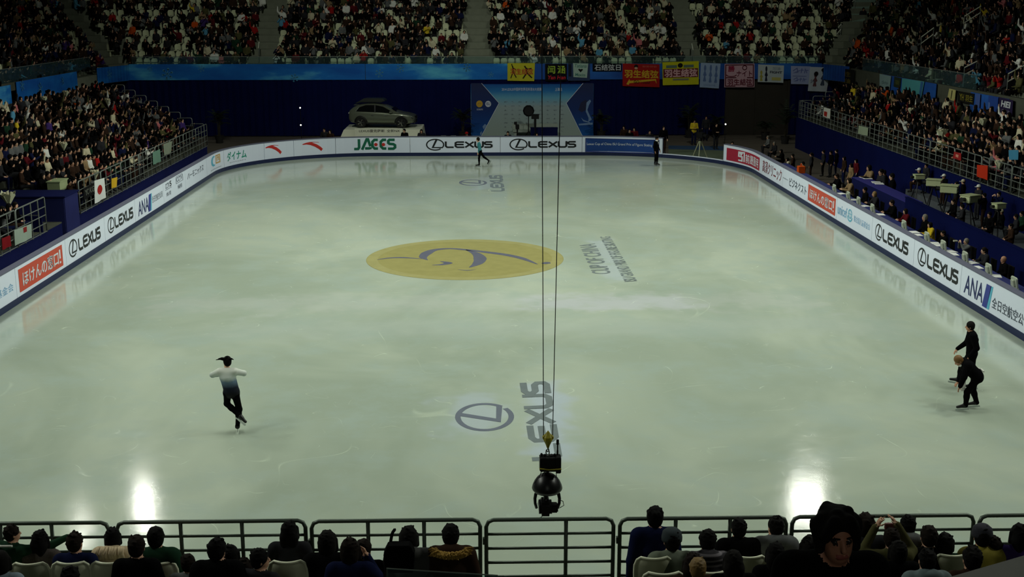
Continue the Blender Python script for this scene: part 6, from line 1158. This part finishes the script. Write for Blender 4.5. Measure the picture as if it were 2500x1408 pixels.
for x in (-1, 1):
    a, b, c = T(.050 * x, .084, .030), T(.032 * x, .094, .036), T(.016 * x, .094, .032); MB().tube([a, b, c], .0045, 5).build('eyebrow', HAIRS[0], wo)
MB().tube([(-.10, .155, 1.42), (-.125, .165, 1.40), (-.145, .155, 1.41)], .008, 6).build('coat_clip', CLOTH['white'], wo); MB().lathe([(.004, -.02), (.012, 0), (.004, .02)], 8, Matrix.Translation((.04, .19, 1.28))).build('pendant', STEEL, wo)
# sloping wall top at the lower right, and the dark glass panel of the near aisle
A, B = on_y(2270, 1422, -36.0), on_y(2560, 1338, -36.0); d = Vector((0, -.42, -.10)); v = [A, B, B + d, A + d]; lo = [p - Vector((0, 0, 1.2)) for p in v]
o = MB().add(v + lo, [(0, 3, 2, 1), (4, 5, 6, 7), (0, 1, 5, 4), (1, 2, 6, 5), (2, 3, 7, 6), (3, 0, 4, 7)]).build('wall_near_stair', mat('wall_top_grey', (88, 88, 84), .7)); o['kind'] = 'structure'
A, B = on_y(945, 1387, -39.0), on_y(1213, 1404, -39.0); gl = empty('glass_screen', tuple((A + B) / 2), 'thin framed dark glass panel in front of the grey and fur hooded people', 'glass screen'); c = (A + B) / 2
pane = MB().add([A - c, B - c, B - c - Vector((0, 0, 1.0)), A - c - Vector((0, 0, 1.0)), A - c + Vector((0, -.012, 0)), B - c + Vector((0, -.012, 0)), B - c - Vector((0, .012, 1.0)), A - c - Vector((0, .012, 1.0))], [(0, 3, 2, 1), (4, 5, 6, 7), (0, 1, 5, 4), (2, 3, 7, 6), (1, 2, 6, 5), (0, 4, 7, 3)]).build('pane', GLASS, gl); MB().tube([A - c - Vector((0, 0, 1)), A - c, B - c, B - c - Vector((0, 0, 1))], .006, 6).build('edge_frame', DSTEEL, gl)
# ---------------------------------------------------------------- stands: rails, seats, spectators
def in_frame(P, m=30):
    v = Vector(P) - EYE; z = v.dot(CF)
    if z <= 0: return False
    x, y = 1250 + FPX * v.dot(CR) / z, 704 - FPX * v.dot(CU) / z
    return -m < x < 2500 + m and -m < y < 1408 + m
def pix(P):
    v = Vector(P) - EYE; z = v.dot(CF); return 1250 + FPX * v.dot(CR) / z, 704 - FPX * v.dot(CU) / z
GPROTO = {}
def guard_rail(loc, rz, L, H, npost, nrail, label, group, m=STEEL, slope=0.0):
    k = (round(L, 2), H, npost, nrail)
    if k in GPROTO: r = copy_tree(GPROTO[k]); r['label'] = label; r['group'] = group
    else:
        r = empty('guard_rail', loc, label, 'railing', group); fr, rails, posts = guard(L, H, npost, nrail); GPROTO[k] = r
        MB().tube(fr, .026, 8).build('frame', m, r, smooth=True)
        for a in rails: MB().tube(a, .019, 6).build('rail', m, r)
        for a in posts: MB().tube(a, .022, 6).build('post', m, r)
    r.location = loc; r.rotation_euler = (0, 0, rz); return r
# left fence beyond and before the blue entrance box
yy = 3.25; i = 0
while yy < 26.8:
    guard_rail((LX + .06, yy + .04, LZ), math.pi / 2, 2.88, 1.32, 3, 4, f'grey tube railing of the left stand, {ordw(i + 1)} panel beyond the blue entrance box', 'railing panels along the front of the left stand'); yy += 2.96; i += 1
yy = -.62; i = 0
while yy > -9.5:
    guard_rail((LX + .06, yy, LZ), -math.pi / 2, 2.88, 1.32, 3, 4, f'grey tube railing of the left stand, {ordw(i + 1)} panel nearer than the entrance box', 'railing panels along the front of the left stand'); yy -= 2.96; i += 1
yy = 33.9; i = 0
while yy > -6:
    guard_rail((RX + .06, yy, RZ), -math.pi / 2, 2.88, 1.12, 3, 4, f'grey tube railing of the right stand, {ordw(i + 1)} panel from the far end', 'railing panels along the front of the right stand'); yy -= 2.96; i += 1
for k in range(8):      # stepped rails down the far end of the left stand
    guard_rail((LX - .15 - LDEP * k, 27.15 + .72 * k, LZ + LRISE * k), math.pi, .80, 1.3, 0, 3, f'stepped end rail of the left stand, {ordw(k + 1)} step up from the front', 'stepped rails at the end of the left stand')
for k in range(3):
    guard_rail((RX + .2 + RDEP * k, 34.1, RZ + RRISE * k), 0, .74, 1.1, 0, 4, f'stepped end rail of the right stand, {ordw(k + 1)} step up from the front', 'stepped rails at the end of the right stand')
# blue draped entrance box in the left stand
eb = empty('entrance_box', (-17.9, 2.4, 0), 'navy draped box beside the entrance gap of the left stand', 'booth')
MB().box((-1.5, -.85, -.061), (1.45, .80, 1.95)).build('drape_body', mat('entrance_navy', (20, 27, 84), .85, var=.2, scale=1.5), eb, bevel=.03); MB().box((-1.55, -.9, 1.95), (1.5, .84, 2.0)).build('top_cloth', NAVY, eb)
struct('wall_left_entrance', MB().box((-22, -.55, -.061), (-19.5, 3.2, 1.6)).box((-19.5, -.62, -.061), (LX - .1, -.55, 1.6)).box((LX - .2, -.55, -.061), (LX - .1, 1.5, .95)), NAVY)
# handrails on the stairs
BRIGHT = mat('bright_handrail', (224, 226, 208), .3, .2)
def hand_rail(a, b, label, Y, post=1.0, n=2):
    A, B = on_y(*a, Y), on_y(*b, Y); r = empty('stair_handrail', tuple((A + B) / 2), label, 'handrail', 'bright handrails on the upper stairs'); M_ = (A + B) / 2
    for k in range(n): MB().tube([A - M_ - Vector((0, 0, .38 * k)), B - M_ - Vector((0, 0, .38 * k))], .035, 8).build('rail', BRIGHT, r)
    for q in (A, B): MB().tube([q - M_, q - M_ - Vector((0, 0, post))], .025, 6).build('post', STEEL, r)
hand_rail((258, 52), (284, 79), 'bright double handrail on the left corner stairs, upper one', 46.5); hand_rail((313, 106), (328, 122), 'bright double handrail on the left corner stairs, lower one', 44.2)
hand_rail((2054, 58), (2033, 84), 'bright double handrail on the right corner stairs, upper one', 46.5); hand_rail((2004, 113), (1992, 127), 'bright double handrail on the right corner stairs, lower one', 44.2)
hand_rail((2088, -2), (2056, 27), 'bright single handrail beside the right exit stair', 50, 1.0, 1); hand_rail((2146, 0), (2122, 26), 'bright single handrail on the outer side of the right exit stair', 50, 1.0, 1)
hand_rail((632.5, 102), (630.5, 118), 'short bright handrail on the left stair of the back stand', 43.6, 1.0, 1); hand_rail((1689, 106), (1692, 122), 'short bright handrail on the right stair of the back stand', 43.6, 1.0, 1)
for x0, y0, x1, y1, Y in ((2355, 40, 2395, 15, 26), (2250, 90, 2280, 68, 27), (2355, 165, 2385, 150, 19), (2462, 180, 2500, 160, 14)): hand_rail((x0, y0), (x1, y1), f'dim handrail in the right side stand at its {"upper" if y0 < 60 else "middle" if y0 < 120 else "lower" if x0 < 2400 else "nearest"} stairs', Y)
# seat template
SEATM = mat('seat_cream', (196, 200, 164), .55, var=.05)
def seat_mesh():
    mb = MB(); vs = []; n = 6
    prof = [(-.195, .40), (-.215, .55), (-.225, .68), (-.20, .80), (-.13, .86)]
    rows = [(z, [x + (-x * 2) * i / n for i in range(n + 1)]) for x, z in prof]
    for z, xs in rows:
        for x in xs: vs.append((x, -.18 - .03 * (z - .4) + .05 * (1 - (x / .22) ** 2) * -1, z))
    k = n + 1; fs = [(r * k + i, r * k + i + 1, (r + 1) * k + i + 1, (r + 1) * k + i) for r in range(4) for i in range(n)]
    m = len(vs); vs += [(x, y - .03, z) for x, y, z in vs]; fs += [tuple(m + a for a in f[::-1]) for f in fs]
    edge = [r * k for r in range(5)] + [4 * k + i for i in range(1, k)] + [r * k + n for r in range(3, -1, -1)] + list(range(n - 1, 0, -1))
    fs += [(edge[i], m + edge[i], m + edge[(i + 1) % len(edge)], edge[(i + 1) % len(edge)]) for i in range(len(edge))]
    mb.add(vs, fs); mb.box((-.20, -.20, .38), (.20, .20, .43)); mb.box((-.03, -.16, 0), (.03, -.06, .39)); return mb
_sm = seat_mesh(); SEATV = np.array(_sm.v); SEATF = _sm.f
seat_me = bpy.data.meshes.new('stadium_seat'); seat_me.from_pydata(_sm.v, [], _sm.f); seat_me.materials.append(SEATM)
# low detail people for the far rows, one merged mass
LOW = []
for ps in ('sit', 'clap', 'raise', 'photo', 'sit'):
    f = figure(POSES[ps], bulk=.03, face=False, hand=True); h = hair_field(POSES[ps]['head'], np.eye(3), 1.02, R.choice(['short', 'bob', 'long']), R)
    f.p += [p[:5] + (SHOE,) + p[6:] if p[0] == 'e' and not p[6] else (p[:6] + (SHOE,) + p[7:] if p[0] == 'c' else p) for p in h.p if not (p[0] == 'e' and p[6])]
    V, F, L = f.mesh(.052); keep = V[F].mean(1)[:, 2] > .34; LOW.append((V, F[keep], L[keep]))
CM = [SKINS[0], SKINS[1], HAIRS[0], HAIRS[1]] + [CLOTH[p[0]] for p in PAL]
class Mass:
    def __init__(s): s.V, s.F, s.L, s.n = [], [], [], 0
    def put(s, loc, yaw, rnd):
        V, F, L = LOW[rnd.randrange(len(LOW))]; yaw += rnd.gauss(0, .3); c, q = math.cos(yaw), math.sin(yaw); k = rnd.uniform(.84, 1.10); loc = (loc[0] + rnd.uniform(-.07, .07), loc[1] + rnd.uniform(-.07, .07), loc[2])
        sh = np.array((rnd.gauss(0, .10), rnd.gauss(0, .10), 0)); W = V * k; W = W + W[:, 2:3] * sh; W = np.column_stack([W[:, 0] * c - W[:, 1] * q, W[:, 0] * q + W[:, 1] * c, W[:, 2]]) + np.array(loc)
        top = 4 + rnd.choices(range(len(PAL)), [p[1] for p in PAL])[0]; lut = np.array([rnd.randrange(2), top, 4 + rnd.randrange(2), 2 + rnd.randrange(2), 4, 0, 2]); s.V.append(W); s.F.append(F + s.n); s.L.append(lut[L]); s.n += len(W)
    def build(s, name, label):
        V, F, L = np.concatenate(s.V), np.concatenate(s.F), np.concatenate(s.L); used, inv = np.unique(F, return_inverse=True)
        o = bpy.data.objects.new(name, np_mesh(name, V[used], inv.reshape(F.shape), L, CM)); COL.objects.link(o); return tag(o, label, 'crowd', kind='stuff')
RS = random.Random(21)
def slots(path, z0, rise, depth, rows, pitch, out):
    """seats along every row of a terrace: (row, place, position, yaw)"""
    for r in range(rows):
        P = _op(path, out * (depth * r + depth * .72))
        for s in range(len(P) - 1):
            d = P[s + 1] - P[s]; L = d.length; t = d.normalized(); nrm = Vector((t.y, -t.x)) * out; yaw = math.atan2(nrm.x, -nrm.y)
            n = int(L / pitch)
            for k in range(n):
                q = P[s] + t * (pitch * (k + .5) + (L - n * pitch) / 2); yield r, s, k, Vector((q.x, q.y, z0 + rise * r)), yaw
AISLES = [((-15.9, 42), (0, 1), .85), ((-.45, 42), (0, 1), 1.0), ((15.1, 42), (0, 1), .9), ((-25.6, 41.2), (-.62, .78), .95), ((24.6, 41.2), (.5, .86), 1.1), ((25.2, 24), (1, .1), .8), ((-26, 20), (-1, .1), .8), ((25.2, 12), (1, .1), .8)]
def aisle(p):
    for a, d, w_ in AISLES:
        v = Vector((p.x - a[0], p.y - a[1])); dd = Vector(d).normalized()
        if v.dot(dd) > -1.5 and abs(v.x * dd.y - v.y * dd.x) < w_: return True
    return False
crowd = Mass(); seats_empty = []; seats_full = []; cand = []
for r, s, k, q, yaw in slots(UP_PATH, UZ, URISE, UDEP, UROWS, .53, OUT):
    if aisle(q) or not in_frame(q + Vector((0, 0, .6)), 260): continue
    if abs(q.x) > 26.5 and q.y < 6: continue
    x, y = pix(q + Vector((0, 0, .7)))
    pe = {True: .08}.get(s in (0, 4), None)
    if pe is None: pe = .52 if (330 < x < 500 or 1870 < x < 2010) else .26 if x < 640 or 1680 < x else .15 if x < 1150 else .20
    if r == 0 and 640 < x < 1700: pe += .12
    if r > 8: pe *= .8
    if RS.random() < pe and in_frame(q + Vector((0, 0, .6)), 5): seats_empty.append((q, yaw, r, s, x))
    else:
        crowd.put((q.x, q.y, q.z), yaw + RS.uniform(-.25, .25), RS)
        if RS.random() < .5: seats_full.append((q, yaw))
EYE2 = lambda q: (q - EYE).length
# empty seats: each one a thing (named by its row and its place in its block), nearest first
seats_empty.sort(key=lambda t: EYE2(t[0])); blocks = {}
for t in seats_empty[:296]:
    q, yaw, r, s, x = t; b = 'left side' if s == 0 else 'right side' if s == 4 else 'left corner' if q.x < -15.9 else 'second back' if q.x < -.45 else 'third back' if q.x < 15.1 else 'right back'
    blocks.setdefault((b, r), []).append(t)
for (b, r), L in blocks.items():
    L.sort(key=lambda t: t[4])
    for i, (q, yaw, r_, s, x) in enumerate(L):
        o = bpy.data.objects.new('stadium_seat', seat_me); COL.objects.link(o); o.location = q; o.rotation_euler = (0, 0, yaw)
        tag(o, f'empty cream seat, {ordw(r + 1)} row of the {b} block, {ordw(i + 1)} empty one from the left', 'seat', 'empty cream seats of the upper bowl')
V = []; F = []; nb = 0
for q, yaw in [(t[0], t[1]) for t in seats_empty[296:]] + seats_full:
    c, s_ = math.cos(yaw), math.sin(yaw); W = np.column_stack([SEATV[:, 0] * c - SEATV[:, 1] * s_, SEATV[:, 0] * s_ + SEATV[:, 1] * c, SEATV[:, 2]]) + np.array(q); V.append(W); F += [tuple(a + nb for a in f) for f in SEATF]; nb += len(W)
me = bpy.data.meshes.new('seating'); me.from_pydata(np.concatenate(V).tolist(), [], F); me.materials.append(SEATM); o = bpy.data.objects.new('seating', me); COL.objects.link(o); tag(o, 'remaining cream seats of the upper bowl, most with people in them', 'seating', kind='stuff')
# lower stands
for side, path, z0, rise, dep, rows, out in (('left', [Vector((LX - .12, -12)), Vector((LX - .12, 27))], LZ, LRISE, LDEP, LROWS, OUT), ('right', [Vector((RX + .13, 33.6)), Vector((RX + .13, -6))], RZ, RRISE, RDEP, RROWS, OUT)):
    for r, s, k, q, yaw in slots(path, z0, rise, dep, rows, .60, out):
        if side == 'left' and (-.9 < q.y < 3.4 and q.x > -22.2): continue
        if RS.random() < .04 or not in_frame(q + Vector((0, 0, 1.0)), 260): continue
        cand.append((EYE2(q), side, r, q, yaw))
    if side == 'left':
        for r in range(1, rows):
            for j in range(int(.72 * r / .60)): q = Vector((LX - .12 - dep * (r + .55), 27.3 + .60 * j, z0 + rise * r)); cand.append((EYE2(q), side, r, q, math.pi * 1.5))
cand.sort(key=lambda t: t[0]); budget = max(0, 300 - NPERSON[0] - 46); rowc = {}
for i, (d, side, r, q, yaw) in enumerate(cand):
    if budget <= 0 or not in_frame(q + Vector((0, 0, 1.0)), 5): crowd.put((q.x, q.y, q.z), yaw + RS.uniform(-.3, .3), RS); continue
    budget -= 1; rowc[(side, r)] = n = rowc.get((side, r), 0) + 1; c = pick(RS); ps = RS.choices(['sit', 'clap', 'raise', 'photo'], [6, 2, 1, 2])[0]
    person((q.x, q.y, q.z), yaw + RS.uniform(-.35, .35), f'spectator in {c}, {ORD[r + 1]} row of the {side} stand, {ordw(n)} from its near end', ps, c, hair=RS.choice(['short', 'bob', 'long', 'pony', 'short']), rnd=RS, s=RS.uniform(.93, 1.04), group='spectators in the lower stands')
crowd.build('crowd', 'dense dark clothed crowd filling the stands beyond the nearest spectators')
# two people standing on the exit stairs at the top right
for x, y, Y, c, lab in ((2070, 22, 48.5, 'black', 'person in black standing on the exit stairs at the top right'), (2108, 22, 49, 'charcoal', 'second dark figure beside the exit stairs at the top right')):
    p = on_y(x, y, Y); person((p.x, Y, p.z - 1.62), math.pi, lab, 'stand', c, legs=CLOTH['black'])
struct('floor_exit_stair', MB().add([on_y(2072, 62, 48.2), on_y(2108, 55, 48.2), on_y(2150, -20, 52), on_y(2085, -20, 52)], [(0, 1, 2, 3)]).add([on_y(2072, 62, 48.2), on_y(2108, 55, 48.2), on_y(2108, 70, 48.2), on_y(2072, 74, 48.2)], [(0, 1, 2, 3)]), mat('exit_stair_lit', (150, 176, 160), .8))  # teal light of the exit put into the pale floor colour
# bright things held or worn in the lower stands
def on_stand(x, y, side, h):
    """where the sight line meets the plane h above the seat rows"""
    d = ray(x, y); k, x0, z0 = (-LRISE / LDEP, LX, LZ) if side == 'left' else (RRISE / RDEP, RX, RZ)
    t = (z0 + h + k * (EYE.x - x0) - EYE.z) / (d.z - k * d.x); return EYE + d * t
def bouquet(x, y, side, label, m, s=1.0):
    p = on_stand(x, y, side, .95); r = empty('bouquet', tuple(p), label, 'bouquet', 'wrapped bouquets in the stands'); q = random.Random(int(x)); mb = MB()
    for k in range(7): a = k * .9; e = Vector((math.cos(a), math.sin(a), 0)) * .3 * s; mb.add([(0, 0, -.35 * s), e + Vector((0, 0, .18 * s * q.uniform(.6, 1.5))), Vector((math.cos(a + .9), math.sin(a + .9), 0)) * .28 * s + Vector((0, 0, .1 * s)), (0, 0, 0)], [(0, 1, 2), (0, 2, 3), (1, 2, 3)])
    mb.build('wrapper', m, r); f = MB()
    for k in range(6): f.lathe([(.01, -.05), (.07, 0), (.05, .06), (.01, .08)], 7, Matrix.Translation((.14 * math.cos(k) * s, .14 * math.sin(k) * s, .12 * s)))
    f.build('flowers', CLOTH['cream'], r)
PG = mat('wrapper_pale', (196, 198, 166), .7)
for x, y, sd, lab in ((160, 228, 'left', 'pale wrapped bouquet high in the left stand under the side parapet'), (107, 242, 'left', 'pale wrapped bouquet to the left of the highest one in the left stand'), (262, 247, 'left', 'small pale bouquet by the upper end rails of the left stand'), (195, 275, 'left', 'pale bouquet in the middle of the left stand'), (20, 482, 'left', 'large pale bouquet at the near end of the left stand'), (155, 355, 'left', 'pale bouquet above the flag in the left stand'), (232, 424, 'left', 'pale green bouquet held above the sun flag'), (2300, 325, 'right', 'large pale bouquet in the middle of the right stand'), (2225, 270, 'right', 'pale bouquet near the far part of the right stand'), (2440, 400, 'right', 'pale green bouquet behind the right railing'), (2400, 297, 'right', 'pale bouquet high in the right stand')): bouquet(x, y, sd, lab, PG, 1.0 if 'large' in lab else .72)
p = on_stand(141, 452, 'left', .75); bx = MB().box((-.25, -.5, -.18), (.25, .5, .18)).box((-.28, -.53, .18), (.28, .53, .22)).build('crate', mat('crate_pale_green', (150, 162, 120), .7), None, loc=(p.x, p.y, p.z)); tag(bx, 'pale green lidded crate among the left stand spectators', 'crate')
# cloths and flags on the lower railings
FL = ('x', LX + .12); FR = ('x', RX - .02)
def rail_cloth(label, tl, tr, br, bl, c, pr=(), pl=FL, nm='rail_cloth'): return hang(label, tl, tr, br, bl, c, list(pr), pl, nm, group='cloths hung on the lower railings')
rail_cloth('white flag with a red sun on the left railing', (230, 441), (254, 434), (257, 482), (232, 497), (212, 216, 212), [(dot, .22, .74, .30, .74, (160, 34, 30))], nm='flag')
rail_cloth('black banner with grey marks beside the sun flag', (203, 460), (229, 446), (230, 474), (205, 488), (18, 18, 18), [(text_flat('YC', .02), .1, .45, .3, .8, (96, 100, 92)), (text_flat('KG', .02), .55, .95, .3, .8, (96, 100, 92))])
rail_cloth('yellow cloth on the left railing past the sun flag', (272, 436), (286, 432), (285, 456), (271, 460), (196, 158, 40))
rail_cloth('pale teal cloth on the left railing near its far part', (372, 372), (390, 364), (392, 394), (374, 402), (96, 128, 112)); rail_cloth('grey white cloth on the left railing close to its far end', (398, 352), (420, 344), (418, 372), (400, 380), (120, 128, 112))
rail_cloth('pale cloth with a red patch on the near left railing', (34, 562), (76, 546), (78, 580), (36, 600), (150, 166, 152), [(RB, .5, .7, .6, .95, (130, 40, 40))]); rail_cloth('dark red cloth on the near left railing at the picture edge', (4, 582), (24, 574), (26, 600), (6, 610), (120, 20, 26))
rail_cloth('bright orange red coat hung on the right railing', (2386, 402), (2412, 404), (2412, 440), (2384, 430), (176, 46, 22), (), FR, 'coat'); rail_cloth('red and pink cloth on the right railing left of the orange coat', (2330, 370), (2347, 374), (2346, 392), (2328, 386), (140, 34, 34), [(RB, .3, .7, .3, .7, (190, 130, 110))], FR)
rail_cloth('pale cloth with a red corner on the far part of the right railing', (2012, 262), (2028, 266), (2026, 290), (2010, 284), (190, 190, 180), [(RB, .1, .6, .1, .6, (150, 40, 34))], FR); rail_cloth('pale green grey cloth on the right railing', (2097, 306), (2120, 312), (2118, 332), (2095, 326), (140, 152, 128), (), FR)
rail_cloth('sky blue towel held up behind the right railing', (2463, 366), (2487, 366), (2485, 390), (2465, 390), (60, 120, 150), (), ('x', RX + .3), 'towel')
